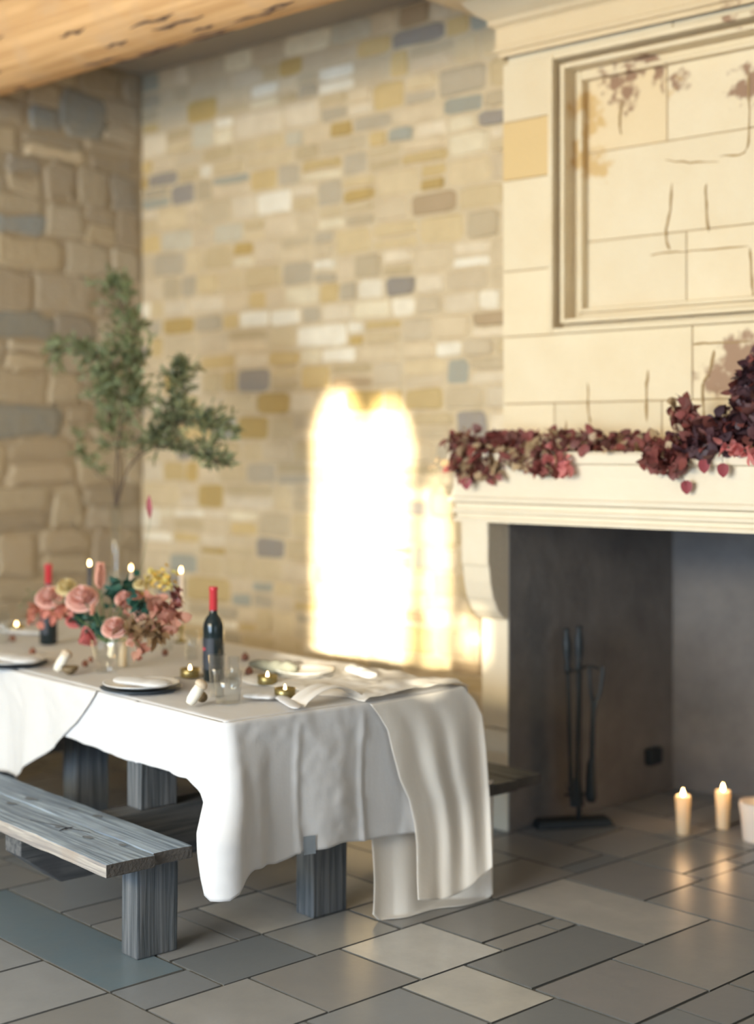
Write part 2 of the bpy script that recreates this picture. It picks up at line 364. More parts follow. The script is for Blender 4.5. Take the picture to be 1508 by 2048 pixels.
# front wall (behind the camera) with a twin lancet window and two narrow lights cut to shape the low sun
mb = MB(); T = .05
def opening(x):
    def lan(x0, x1, zb, zt):
        k = (x-(x0+x1)/2)/((x1-x0)/2)
        return (zb, zt-.22*abs(k)**1.8)
    if 1.41 < x < 1.75: return [lan(1.41, 1.75, 2.07, 3.57)]
    if 1.77 < x < 2.09: return [lan(1.77, 2.09, 2.09, 3.50)]
    if 2.235 < x < 2.34: return [(2.06, 3.06)]
    if 2.47 < x < 2.56: return [(2.16, 2.37)]
    return []
xs = [XL-.3, -6.2, -1.6, 1.41]+[1.41+i*.02 for i in range(1, 60)]+[XR+.3]
for x0, x1 in zip(xs[:-1], xs[1:]):
    op = opening((x0+x1)/2)
    if not op: mb.box(x0, x1, YF-T, YF, -.05, ZC+.3)
    zs = [-.05]+[z for ab in op for z in ab]+[ZC+.3]
    if op:
        for k in range(0, len(zs), 2): mb.box(x0, x1, YF-T, YF, zs[k], zs[k+1])
for z in (2.42, 3.06): mb.box(1.41, 2.11, YF-.06, YF-.04, z-.012, z+.012)
struct(mb.build('wall_front', M_wallin))
mb = MB(); mb.box(XR, XR+.3, YF-.3, YW+.3, -.05, ZC+.3); struct(mb.build('wall_right', M_wallin))
mb = MB(); mb.box(XL-.3, XR+.3, YF-.3, YW+.8, ZC, ZC+.2); struct(mb.build('ceiling', M_plaster))

# ------------------------------------------------------------------ floor of large limestone tiles
FA = radians(-5); E1 = Vector((cos(FA), sin(FA))); E2 = Vector((-E1[1], E1[0])); FO = Vector((-4., 3.))
cell = .1; occ = {}
TC = [(.34, .31, .25), (.30, .28, .235), (.27, .265, .245), (.36, .32, .25), (.24, .26, .26), (.31, .28, .22), (.26, .25, .23), (.38, .34, .27)]
tiles = []
def put(i0, i1, j0, j1, c):
    for i in range(i0, i1):
        for j in range(j0, j1): occ[(i, j)] = 1
    tiles.append((i0, i1, j0, j1, c))
CR = (.54, .47, .35); PB = (.13, .25, .31)
for a in [(5, 12, 15, 19, CR), (9, 13, 6, 9, (.64, .57, .41)), (5, 9, 7, 11, (.68, .62, .48)), (-9, 3, -1, 2, PB), (5, 9, -1, 3, (.40, .37, .31)), (2, 5, 2, 6, (.20, .23, .24)),
          (9, 12, 9, 15, (.24, .24, .22)), (-2, 2, 6, 9, (.64, .56, .40)), (3, 5, -1, 2, (.25, .27, .28)), (-1, 3, -5, -1, (.38, .38, .36)), (-3, 2, 2, 5, (.33, .31, .27)), (2, 5, 15, 20, (.34, .29, .22)),
          (5, 9, 3, 7, (.34, .30, .24)), (-2, 2, 9, 13, (.66, .58, .42)), (2, 5, 6, 10, (.42, .38, .29)), (12, 16, 9, 13, (.33, .29, .25)), (13, 16, 4, 9, (.22, .23, .22)), (-8, -1, -5, -1, (.34, .35, .34)), (9, 13, 2, 6, (.28, .29, .28)), (5, 9, 19, 23, (.30, .26, .21))]:
    put(*a)
sizes = [(7, 4), (4, 4), (3, 4), (5, 3), (4, 6), (3, 3), (6, 3), (3, 5)]
for j in range(-66, 36):
    for i in range(-40, 84):
        if (i, j) in occ: continue
        opts = sizes[:]; rnd.shuffle(opts); opts += [(3, 2), (2, 3), (2, 2), (4, 1), (2, 1), (1, 3), (1, 2), (1, 1)]
        for (a, b) in opts:
            if all((i+x, j+y) not in occ for x in range(a) for y in range(b)):
                put(i, i+a, j, j+b, rnd.choice(TC)); break
mb = MB()
for (i0, i1, j0, j1, c) in tiles:
    g = .0055; c = jit(c, .06); m_ = sum(c)/3*.9; c = tuple(x*.82 for x in c); m_ *= .95; c = (c[0]*.5+m_*.45, c[1]*.5+m_*.47, c[2]*.5+m_*.52)
    P = [(i0*cell+g, j0*cell+g), (i1*cell-g, j0*cell+g), (i1*cell-g, j1*cell-g), (i0*cell+g, j1*cell-g)]
    W = []
    for (p, q) in P:
        v = FO+E1*p+E2*q; v = Vector((v[0]+rnd.uniform(-.003, .003), v[1]+rnd.uniform(-.003, .003))); W.append(v)
    if not (XL < W[0].x < XR and XL < W[2].x < XR and YF < W[0].y and W[2].y < 7.0): 
        if any(w.x < XL-.2 or w.x > XR+.2 or w.y < YF-.2 or w.y > 7.2 for w in W): continue
    cx = sum(w.x for w in W)/4; cy = sum(w.y for w in W)/4
    low = [Vector((w.x, w.y, -.012)) for w in W]; top = [Vector((cx+(w.x-cx)*.995, cy+(w.y-cy)*.995, 0)) for w in W]
    mb.add(low+top, [(0, 1, 5, 4), (1, 2, 6, 5), (2, 3, 7, 6), (3, 0, 4, 7)], (.10, .10, .095)); mb.add(top, [(0, 1, 2, 3)], c)
mb.box(XL-.3, XR+.3, YF-.3, 7.6, -.1, -.006, c=(.085, .085, .08))
struct(mb.build('floor', M_floor))

# ------------------------------------------------------------------ hewn log beam
mb = MB()
def logpt(u, v):
    x = XL+u*(XR-XL); t = 2*pi*v
    r = .25*(1+.05*noise.noise(Vector((x*1.3, cos(t)*1.2, sin(t)*1.2)))+.02*noise.noise(Vector((x*6, cos(t)*5, sin(t)*5))))
    return Vector((x, 4.46+r*cos(t), 3.885+r*sin(t)))
mb.grid(logpt, 160, 40)
beam = struct(mb.build('trim_1', M_log, smooth=True))
mb = MB()
for k in range(30):   # dark drying cracks, real thin grooves standing slightly open
    x = -7.1+rnd.random()*4.4; t = rnd.uniform(-2.9, -1.2); l = rnd.uniform(.08, .4)
    pts = [Vector((x+l*i/6, 4.46+.250*cos(t+.02*sin(i*2+k)), 3.885+.250*sin(t+.03*sin(i*1.7+k)))) for i in range(7)]
    mb.tube(pts, [.001, .005, .009, .006, .010, .004, .001], 5)
mb.build('crack', mat('dark_crack', (.10, .06, .04), .9), beam)

# ------------------------------------------------------------------ chimney breast
BX0, BX1, BY = -4.05, -1.15, 5.40
LS = (.74, .63, .44)
mb = MB()
def slab(x0, x1, z0, z1, y0, y1, rows, cs, base=LS):
    z = z0
    for h, ws in rows:
        x = x0
        for k, wv in enumerate(ws):
            xe = x0+(x1-x0)*wv; g = .0025
            mb.box(x+g, xe-g, y0+rnd.uniform(0, .003), y1, z+g, z+h-g, c=jit(cs(x, z) or base, .06)); x = xe
        z += h
    mb.box(x0+.01, x1-.01, y0+.012, y1, z0, z1, c=(.50, .36, .19))
PX0, PX1, PZ0, PZ1 = -3.79, -1.41, 2.24, 3.50
# side pilasters, lower field, upper field; the panel sits back between them
cs = lambda x, z: ((.64, .46, .22) if (2.9 < z < 3.15 and x < -3.9) else None)
slab(BX0, PX0, PZ0, PZ1, BY, YW+.02, [(.30, [1]), (.42, [1]), (.27, [1]), (.27, [1])], cs)
slab(PX1, BX1, PZ0, PZ1, BY, YW+.02, [(.30, [1]), (.42, [1]), (.27, [1]), (.27, [1])], lambda x, z: None)
slab(BX0, BX1, 1.40, 1.93, BY, YW+.02, [(.53, [.10, .29, .43, .60, .8, 1])], lambda x, z: ((.60, .42, .24) if x > -2.9 and x < -2.3 else None))
slab(BX0, BX1, 1.93, PZ0, BY, YW+.02, [(.31, [.34, .56, .8, 1])], lambda x, z: ((.62, .44, .24) if x > -2.9 and x < -2.3 else None))
slab(BX0, BX1, PZ1, ZC, BY+.04, YW+.02, [(.30, [.3, .55, .8, 1]), (.30, [.2, .5, .75, 1])], lambda x, z: None)
slab(PX0, PX1, PZ0, PZ1, BY+.14, YW+.02, [(.42, [.26, .52, .76, 1]), (.40, [.40, .47, .72, 1]), (.44, [.22, .55, .8, 1])], lambda x, z: ((.72, .58, .37) if (z > 3.0 and x < -3.5) else (.76, .65, .46)))
breast = struct(mb.build('wall_chimney_breast', M_ashlar, bevel=.003))
# stains: rusty soot blotches and open joints, each with a shape of its own
yp = BY+.137
mb = MB()
nz_ = noise.noise
def crack(pts, wd, y):
    P_ = [on_y(a, b, y) for a, b in pts]
    P_ = spline(P_, 4); P_ = [p+Vector((.006*nz_(p*30), 0, .006*nz_(p*30+Vector((9,9,9))))) for p in P_]; mb.tube(P_, [wd*.15]+[wd*rnd.uniform(.3, .75) for _ in P_[1:-1]]+[wd*.1], 5)
for pts, wd in [([(1345, 365), (1340, 420), (1332, 470), (1340, 500)], .010), ([(1413, 365), (1412, 410), (1417, 465)], .010), ([(1300, 510), (1340, 505), (1400, 500), (1500, 492)], .006), ([(1330, 320), (1380, 325), (1440, 322)], .006), ([(1245, 200), (1240, 240), (1243, 270)], .010), ([(1500, 495), (1504, 560), (1508, 600)], .01), ([(1497, 140), (1498, 250), (1490, 305), (1440, 312)], .008)]:
    crack(pts, wd, yp+.004)
for pts, wd in [([(1175, 765), (1176, 800), (1180, 850)], .010), ([(1297, 740), (1293, 780), (1294, 845)], .012), ([(1428, 700), (1420, 745), (1406, 770), (1408, 830), (1404, 850)], .013), ([(1385, 690), (1420, 686), (1508, 682)], .008)]:
    crack(pts, wd, BY+.002)
mb.build('open_joint', mat('open_joint_mortar', (.40, .27, .13), .95), breast)  # brown tubes drawn along the cracks and block joints

def sweep(mb, path, prof, c):
    """prof: (outward, z); path: list of (x, y, nx, ny) with mitred normals"""
    m = len(prof)
    vs = [Vector((x+nx*o, y+ny*o, z)) for (x, y, nx, ny) in path for (o, z) in prof]
    fs = [(i*m+k, i*m+k+1, (i+1)*m+k+1, (i+1)*m+k) for i in range(len(path)-1) for k in range(m-1)]
    mb.add(vs, fs, c)
# crown
prof = [(0, 3.53), (.012, 3.53), (.012, 3.55), (.03, 3.555), (.03, 3.575), (.022, 3.58), (.022, 3.66), (.035, 3.67), (.05, 3.675), (.05, 3.70), (.07, 3.72), (.085, 3.76), (.085, 3.785), (.12, 3.79), (.15, 3.81), (.165, 3.85), (.165, 3.88), (.21, 3.89), (.21, 3.93), (.235, 3.95), (.26, 4.0), (.27, 4.05), (.27, ZC)]
mb = MB()
prof = [(o*(1+1.1*min(1, max(0, (z-3.70)/.15))), z) for o, z in prof]
sweep(mb, [(BX0, YW, -1, 0), (BX0, BY, -1, -1), (BX1, BY, 1, -1), (BX1, YW, 1, 0)], prof, (.68, .55, .36))
mb.build('crown_moulding', M_ashlar, breast)
# panel frame mouldings (inner sweep)
mb = MB()
def frame(inset, w_, y0, y1, c):
    a0, a1, z0, z1 = PX0+inset, PX1-inset, PZ0+inset, PZ1-inset
    mb.box(a0, a0+w_, y0, y1, z0, z1, c=c); mb.box(a1-w_, a1, y0, y1, z0, z1, c=c)
    mb.box(a0+w_, a1-w_, y0, y1, z0, z0+w_, c=c); mb.box(a0+w_, a1-w_, y0, y1, z1-w_, z1, c=c)
frame(.0, .026, BY-.012, BY+.14, LS); frame(.046, .022, BY+.02, BY+.14, LS); frame(.096, .02, BY+.09, BY+.14, LS); frame(.026, .02, BY+.08, BY+.14, LS); frame(.068, .028, BY+.11, BY+.14, LS)
mb.build('panel_moulding', M_ashlar, breast, bevel=.006)

# firebox, jambs, mantel
JX0, JX1, JY = -4.065, -3.915, 5.26
OX1 = -1.285
mb = MB()
IN = (1, 1, 1)
mb.add([Vector(p) for p in [(JX1, JY+.006, 0), (-3.80, 6.5, 0), (-3.80, 6.5, 1.69), (JX1, JY+.006, 1.69)]], [(0, 1, 2, 3)])
mb.add([Vector(p) for p in [(-3.80, 6.5, 0), (-3.3, 6.62, 0), (-3.3, 6.62, 1.69), (-3.80, 6.5, 1.69)]], [(0, 1, 2, 3)])
mb.add([Vector(p) for p in [(-3.3, 6.62, 0), (-1.9, 6.62, 0), (-1.9, 6.62, 1.69), (-3.3, 6.62, 1.69)]], [(0, 1, 2, 3)])
mb.add([Vector(p) for p in [(-1.9, 6.62, 0), (-1.4, 6.5, 0), (-1.4, 6.5, 1.69), (-1.9, 6.62, 1.69)]], [(0, 1, 2, 3)])
mb.add([Vector(p) for p in [(-1.4, 6.5, 0), (OX1, JY+.006, 0), (OX1, JY+.006, 1.69), (-1.4, 6.5, 1.69)]], [(0, 1, 2, 3)])
mb.box(-3.97, -1.23, JY+.06, 6.7, 1.69, 1.70)
fb = struct(mb.build('wall_firebox', M_soot, solid=.01))
mb = MB()
for p, q in [((-3.905, 5.45, .9), (-3.87, 6.3, .9)), ((-3.905, 5.45, .45), (-3.85, 6.3, .45)), ((-3.905, 5.45, 1.3), (-3.87, 6.3, 1.3))]:
    mb.tube([p, q], .006, 5)
mb.build('mortar_joint', mat('sooty_mortar', (.10, .09, .08), .95), fb)
sroot = empty('fireplace_surround', ((JX0+OX1)/2, JY, 0), 'pale carved limestone fireplace surround with scrolled corbels and thick mantel shelf', 'fireplace')
def sb(mb, *a, **k):
    mb.v = [tuple(Vector(v)-sroot.location) for v in mb.v]; return mb.build(*a, **k)
def jamb(x0, x1):
    mb = MB()
    mb.box(x0, x1, JY, YW+.3, .46, .955); mb.box(x0, x1, JY, YW+.3, 0, .455)
    # corbel: side outline extruded through the jamb's width
    out = [(JY, .955), (JY-.03, .965), (JY-.075, 1.0), (JY-.11, 1.06), (JY-.13, 1.13), (JY-.14, 1.20), (JY-.148, 1.21), (JY-.148, 1.30), (JY-.15, 1.41), (YW, 1.41), (YW, .955)]
    n = len(out); vs = [Vector((x0, y, z)) for y, z in out]+[Vector((x1, y, z)) for y, z in out]
    mb.add(vs, [tuple(range(n)), tuple(range(n, 2*n))]+[(k, (k+1) % n, n+(k+1) % n, n+k) for k in range(n)])
    sb(mb, 'jamb', M_mantel, sroot, bevel=.008)
jamb(JX0, JX1); jamb(OX1, OX1+.15)
prof = [(0, 1.405), (.01, 1.40), (.01, 1.415), (.0, 1.42), (.0, 1.435), (.014, 1.442), (.014, 1.455), (.004, 1.462), (.004, 1.48), (.03, 1.49), (.03, 1.505), (.02, 1.515), (.012, 1.55), (.008, 1.60), (.012, 1.655), (.03, 1.665), (.03, 1.70), (.02, 1.712), (-.4, 1.712)]
mb = MB(); my = JY-.15; mx0, mx1 = JX0-.02, OX1+.17
sweep(mb, [(mx0, BY+.1, -1, 0), (mx0, my, -1, -1), (mx1, my, 1, -1), (mx1, BY+.1, 1, 0)], prof, None)
mb.box(mx0+.02, mx1-.02, my+.02, BY+.1, 1.405, 1.70)
sb(mb, 'mantel_shelf', M_mantel, sroot)

# dark outlet box on the firebox wall
mb = MB(); p = on_x(1305, 1512, -3.80)
mb.box(-3.81, -3.775, p.y-.055, p.y+.055, p.z-.04, p.z+.04)
tag(mb.build('damper_box', M_iron, bevel=.004), 'small black metal box fixed low on the sooty firebox wall', 'metal box')

# ------------------------------------------------------------------ table
RT = TROT
MT = Matrix.Translation((T0[0], T0[1], 0)) @ Matrix.Rotation(RT, 4, 'Z') @ Matrix.Scale(-1, 4, (1, 0, 0))
# local frame used below: x = a (away to the left), y = b; mirrored, so use tab() for points
def tbox(mb, a0, a1, b0, b1, z0, z1):
    vs = [tab(a, b, z) for a, b, z in ((a0,b0,z0),(a1,b0,z0),(a1,b1,z0),(a0,b1,z0),(a0,b0,z1),(a1,b0,z1),(a1,b1,z1),(a0,b1,z1))]
    mb.add(vs, [(0,3,2,1),(4,5,6,7),(0,1,5,4),(1,2,6,5),(2,3,7,6),(3,0,4,7)])
def tempty(name, a, b, z, label, cat, group=None):
    return empty(name, tab(a, b, z), label, cat, group, rz=TROT)
def part(mb, name, m, root, **k):
    """build a mesh given in world coordinates as a child of root, whose frame is rotated like the table"""
    inv = root.matrix_basis.inverted() if not root.parent else (root.parent.matrix_basis @ root.matrix_basis).inverted()
    mb.v = [tuple(inv @ Vector(v)) for v in mb.v]
    return mb.build(name, m, root, **k)
bpy.context.view_layer.update()
table = tempty('dining_table', 1.5, .57, 0, 'long rustic wooden trestle table under white cloths in front of the stone wall', 'table')
mb = MB(); tbox(mb, .02, 3.08, .02, 1.13, .725, .78); part(mb, 'tabletop', M_dark, table, bevel=.004)
def post(a, b, z0, z1, root, m=M_post):
    mb = MB()
    n = 8; A0, A1, B0, B1 = a, a+.10, b, b+.165
    ring = []
    for i in range(n+1):
        z = z0+(z1-z0)*i/n; j = lambda s: .0025*noise.noise(Vector((s, z*6, a*3)))
        ring += [tab(A0+j(1), B0+j(2), z), tab(A1+j(3), B0+j(4), z), tab(A1+j(5), B1+j(6), z), tab(A0+j(7), B1+j(8), z)]
    fs = [(0, 3, 2, 1), tuple(n*4+k for k in range(4))]
    for i in range(n):
        for k in range(4): fs.append((i*4+k, i*4+(k+1) % 4, (i+1)*4+(k+1) % 4, (i+1)*4+k))
    mb.add(ring, fs)
    return part(mb, 'leg', m, root, bevel=.006)
post(.09, .45, 0, .725, table)
pa = on_z(281, 1622, .355)
q = (pa.xy-T0); aA, bA = q.dot(TU), q.dot(TW)
post(aA, bA, .355, .725, table); 
post(aA+.72, bA+.12, 0, .725, table); post(2.75, .45, 0, .725, table)
def crossbeam(a, root):
    mb = MB()
    out = [(-.47, .33), (-.47, .29), (-.30, .155), (1.42, .155), (1.62, .29), (1.62, .33), (1.50, .355), (-.40, .355)]
    out = [(-.44, .33), (-.44, .275), (-.28, .155), (1.42, .155), (1.58, .275), (1.58, .33)]
    n = len(out); vs = [tab(a, b, z) for b, z in out]+[tab(a+.12, b, z) for b, z in out]
    mb.add(vs, [tuple(range(n)), tuple(range(n, 2*n))]+[(k, (k+1) % n, n+(k+1) % n, n+k) for k in range(n)])
    tbox(mb, a, a+.12, -.08, 1.19, .32, .355)
    return part(mb, 'crossbeam', M_dark, root, bevel=.004)
crossbeam(aA-.01, table); crossbeam(2.65, table)

def bench(a0, a1, b0, b1, label, m, side, legs):
    r = tempty('bench', a0+.1, (b0+b1)/2, 0, label, 'bench', )
    mid = (b0+b1)/2+.015
    for (c0, c1, e) in ((b0, mid-.003, 0), (mid+.003, b1, .02)):
        mb = MB(); n = 60
        def rr(i, c, k): return .0045*noise.noise(Vector((i*.35, c*9, k)))
        vs = []; fs = []
        for i in range(n+1):
            a = a0+e+(a1-a0-e)*i/n
            for (c, z, k) in ((c0, .33, 1), (c1, .33, 2), (c1, .372, 3), ((c0+c1)/2, .375, 4), (c0, .374, 5)):
                vs.append(tab(a, c+rr(i, c, k)*(1.6 if c == b0 else .6), z+rr(i, c, k+7)*.7))
        for i in range(n):
            for k in range(5): fs.append((i*5+k, i*5+(k+1) % 5, (i+1)*5+(k+1) % 5, (i+1)*5+k))
        fs += [tuple(range(5)), tuple(n*5+k for k in range(5))]
        mb.add(vs, fs)
        o = part(mb, 'seat_plank', m, r, bevel=.003)
        if side and c0 == b0:
            o.data.materials.append(side)
            for p in o.data.polygons:
                if p.normal.y < -.7: p.material_index = 1
        o.data.materials.append(M_endgrain)
        for p in o.data.polygons:
            if abs(p.normal.x) > .8: p.material_index = len(o.data.materials)-1
    for (a, b) in legs: post(a, b, 0, .33, r)
    return r
b1_ = bench(.045, 3.0, -.437, -.09, 'weathered blue-grey plank bench on the near side of the table', M_bench, M_benchside, [(.135, -.268), (2.8, -.268)])
b2_ = bench(.01, 3.0, 1.27, 1.615, 'dark wooden bench on the far side of the table, end showing before the fireplace', M_far, None, [(.6, 1.36), (2.4, 1.36)])
# knots in the near bench
M_knot = mat('dark_knot', (.10, .11, .12), .8, var=.8, vscale=80, vcol=(.2, .22, .24))
for (px, py, s) in [(145, 1618, .011), (62, 1598, .016), (195, 1632, .012), (175, 1675, .012), (22, 1607, .012), (245, 1690, .009), (115, 1655, .007), (130, 1660, .006)]:
    mb = MB(); c = on_z(px, py, .376); n = 14
    mb.quad([c+Vector((2.2*s*cos(2*pi*k/n), s*sin(2*pi*k/n), .0012)) for k in range(n)]); part(mb, 'knot', M_knot, b1_)

mb = MB(); pts = [on_z(x, y, .377) for x, y in [(118, 1661), (130, 1657), (146, 1654)]]; mb.tube(pts, [.001, .0035, .001], 5)
pts = [on_z(x, y, .3765) for x, y in [(60, 1640), (120, 1652), (180, 1665)]]; mb.tube(pts, [.001, .0015, .001], 5)
part(mb, 'check_crack', mat('bench_crack', (.03, .03, .035), .9), b1_)

# ------------------------------------------------------------------ cloths
def interp(tb, x):
    if x <= tb[0][0]: return tb[0][1]
    for (x0, y0), (x1, y1) in zip(tb, tb[1:]):
        if x <= x1:
            t = (x-x0)/(x1-x0); return y0+(y1-y0)*t
    return tb[-1][1]
def nz(x, y, z=0): return noise.noise(Vector((x, y, z)))
HEM = [(-3.1, .50), (-1.5, .56), (-1.06, .575), (-.79, .562), (-.54, .558), (-.33, .562), (-.21, .558), (-.13, .52), (-.07, .44), (-.03, .32), (-.005, .20), (.025, .205), (.045, .245), (.09, .275), (.2, .262), (.3, .284), (.48, .287), (.65, .274), (.85, .262), (1.15, .24)]
def skirt_pt(s, t, hem, off, amp=1.0, z0=TOPZ):
    """s<0: near side (a=-s); s>0: end (b=s). rounded corner between"""
    R_ = .035
    if s < -R_: base = Vector((-s, 0)); n = Vector((0, -1))
    elif s > R_: base = Vector((0, s)); n = Vector((-1, 0))
    else:
        k = (s+R_)/(2*R_)*pi/2; n = Vector((-sin(k), -cos(k))); base = Vector((R_, R_))+n*R_
    zh = hem(s); d = (z0-zh)*t
    # drape: round over the edge then fall with folds
    rr = .012; dd = d
    if dd < rr*1.57: o = rr*sin(dd/rr); z = z0-rr*(1-cos(dd/rr))
    else: o = rr; z = z0-rr-(dd-rr*1.57)
    f = min(1, max(0, (z0-z-.03)/.35))
    fold = off+amp*f*(.016*sin(s*17+.8*sin(s*5))+.02*nz(s*4, z*1.2, 3)+.012*nz(s*11, z*1.5, 5))
    fold += amp*.003*nz(s*22, z*22, 9)+amp*.004*nz((s+z)*9, (s-z)*5, 2)
    cn = math.exp(-(s/.10)**2)*f
    fold += .05*cn*amp+.02*cn*sin(s*60)
    if s > .04:    # creases pressed into the cloth: raised ridges
        for c in (.30, .60): fold += .012*f**.5*math.exp(-((s-c-.01*sin(z*9))/.014)**2)
    else:
        fold += .010*math.exp(-((s+.545)/.012)**2)
    p = base+n*(o+max(fold, .002 if f else 0))
    if -.3 < s < .3: p.y -= .055*math.exp(-((s+.01)/.07)**2)*f**4
    q = tab(p.x, p.y, z); return q
def cloth_sheet(name, s0, s1, hem, a0, a1, b1, zoff, off, m, ns, nt, label, amp=1.0, edge=None):
    mb = MB()
    mb.grid(lambda u, v: skirt_pt(s0+(s1-s0)*u, v, hem, off, amp, TOPZ+zoff), ns, nt)
    def topf(u, v):
        b = b1*v; a_ = a0(b) if callable(a0) else a0
        a = a_+(a1-a_)*u
        h = .004*abs(nz(a*3, b*3, 1))+.006*max(0, nz(a*6+b*3, b*5, 4))
        e = min(1, min(b, (a if not callable(a0) else 1), b1-b)/.06)
        a = max(a, 0)
        if not callable(a0) and a < .036 and b < .036:   # round corner
            pass
        return tab(a, b, TOPZ+zoff+h*max(0, e))
    mb.grid(topf, 90, 40)
    o = mb.build(name, m, None, smooth=True, solid=.0025)
    return tag(o, label, 'tablecloth')
cloth_sheet('tablecloth', -3.09, 1.14, lambda s: interp(HEM, s)+.008*nz(s*9, 2), 0, 3.1, 1.15, 0, .004, M_cloth, 420, 50,
            'white linen tablecloth hanging in folds over the near corner and end of the table')
HEM2 = [(-3.1, .30), (-2.0, .34), (-1.6, .346), (-1.49, .346), (-1.36, .42), (-1.19, .51), (-.98, .643), (-.83, .775)]
cloth_sheet('tablecloth', -3.09, -.832, lambda s: interp(HEM2, s)+.004*nz(s*9, 2), lambda b: .832+.06*sin(b*3), 3.1, 1.15, .004, .016, M_cloth2, 220, 40,
            'second white linen cloth overlapping the first, its corner pointing down to the bench')
# far side drop, part of the first cloth
cl = [o for o in bpy.data.objects if o.name == 'tablecloth'][0]
mb = MB(); mb.grid(lambda u, v: tab(.02+3.05*u, 1.150+.015*v+.012*v*sin(u*40), TOPZ-v*.3), 120, 12)
mb.build('far_drop', M_cloth, cl, smooth=True, solid=.002)
mb = MB(); pts = [skirt_pt(.335+.0*i, 1, lambda s: interp(HEM, s), .004) for i in range(1)]
hz = interp(HEM, .345)
mb.grid(lambda u, v: skirt_pt(.322+.045*u, (TOPZ-hz-.055+.065*v)/(TOPZ-hz) if True else 0, lambda s: hz, .012), 6, 6)
mb.build('care_label', mat('grey_label', (.22, .25, .28), .8), cl, solid=.001)

# gauze runner: front fall, back fall, crumple on the table
mb = MB()
LX = [(1405, 738), (1430, 757), (1460, 775), (1500, 784), (1560, 800), (1600, 818), (1650, 829), (1690, 833), (1760, 834), (1800, 836)]
RX = [(1372, 925), (1400, 950), (1430, 965), (1500, 973), (1600, 980), (1700, 984), (1785, 986)]
def aoff(t): return -.035-.05*t-.16*max(0, t-.55)**1.5*2.2
def front(u, v):
    yb = 1800-70*u+25*sin(u*3); yt = 1408-36*u
    y = yt+(yb-yt)*v
    x0, x1 = interp(LX, y), interp(RX, y)
    x = x0+(x1-x0)*u
    a = aoff(v)-.016*min(1, v*3)*(sin(u*19+.6*sin(v*3)+2*nz(u*3,v,1))*.5+.9*nz(u*5, v*1.5, 8)+.5)
    return on_a(x, y, a)
mb.grid(front, 80, 70)
run = tag(mb.build('table_runner', M_gauze, None, smooth=True, solid=.0015), 'sheer cream gauze runner crumpled on the table end and trailing to the floor', 'runner')
mb = MB()
HB = [(745, 1828), (758, 1842), (785, 1856), (815, 1850), (850, 1853), (900, 1860), (930, 1847), (960, 1818), (984, 1788)]
def back(u, v):
    x = 745+241*u
    yb = interp(HB, x); yt = 1560
    y = yt+(yb-yt)*v
    if v < .999: x = x-3*sin(v*6)*(1-u)
    a = .03-.02*v-.33*max(0, v-.35)**1.3*(.55+.45*u)
    a += .010*sin(u*13+v)*min(1, v*2)
    p = on_a(x, y, a)
    p.z = max(p.z, .004)
    return p
mb.grid(back, 70, 50)
mb.build('lower_fold', M_gauze, run, smooth=True, solid=.0015)
mb = MB()
def crump(u, v):
    a = -.03+.95*u; b = .60-.25*math.exp(-((a-.12)/.12)**2)*0-.10*u+(.55+.10*u)*v+.02*sin(a*20)
    if a < .02: b = max(b, .60)
    h = .006+.010*abs(nz(a*9, b*7, 3))+.012*abs(nz(a*16, b*13, 5))
    h += .030*math.exp(-((a-.06)/.10)**2)*(.5+.5*sin(b*9))*min(1, (1.18-b)/.1)
    e = min(1, min(v, 1-v)/.06)
    hh = h*max(e, 0)
    if a > .5: hh *= max(.25, 1-(a-.5)*2)
    return tab(a, b, TOPZ+.006+hh)
mb.grid(crump, 120, 70)
def loop(u, v):     # the raised loop of gauze by the near corner of the runner
    t = pi*u
    c = tab(.02+.10*v, .36+.28*u, TOPZ+.006+(.055+.008*sin(v*7))*sin(t)**.7)
    return c
mb.grid(loop, 30, 12)
mb.build('crumpled_end', M_gauze, run, smooth=True, solid=.0015)

# ------------------------------------------------------------------ tableware
def item(name, px, py, z, label, cat, group=None, off=0):
    p = on_z(px, py, z); return empty(name, p, label, cat, group)
def local(prof, name, m, root, n=32, closed=False, **k):
    mb = MB(); mb.lathe(prof, n, closed=closed); return mb.build(name, m, root, smooth=True, **k)
TZ = TOPZ+.008
def bottle(px, py, label, s=1):
    r = item('wine_bottle', px, py, TZ, label, 'bottle', 'red-capped wine bottles on the table')
    q = .0375*s; b = [(0, .004), (q*.8, 0), (q, .006), (q, .19*s), (q*.95, .205*s), (q*.75, .225*s), (q*.45, .238*s), (.0145*s, .25*s), (.0135*s, .262*s), (.0135*s, .30*s), (0, .30*s)]
    local(b, 'body', M_glassb, r)
    c = [(.0140*s, .252*s), (.0150*s, .254*s), (.0150*s, .322*s), (.0162*s, .324*s), (.0162*s, .334*s), (.015*s, .336*s), (0, .337*s)]
    local(c, 'foil_capsule', M_foil, r)
    mb = MB(); q2 = q+.0006
    mb.grid(lambda u, v: Vector((q2*cos(-2.9+2.2*u), q2*sin(-2.9+2.2*u), .045*s+.11*s*v)), 16, 2)
    lb = mb.build('label', M_label, r, smooth=True)
    mb = MB(); mb.grid(lambda u, v: Vector(((q2+.0005)*cos(-2.5+.9*u), (q2+.0005)*sin(-2.5+.9*u), .112*s+.010*s*v)), 10, 1)
    mb.build('red_mark', M_red, lb)
    return r
bottle(427, 1362, 'dark red wine bottle with red capsule beside the brass tea lights', 1.12)
bottle(97, 1288, 'dark red wine bottle partly hidden by the pink roses at left', 1.13)

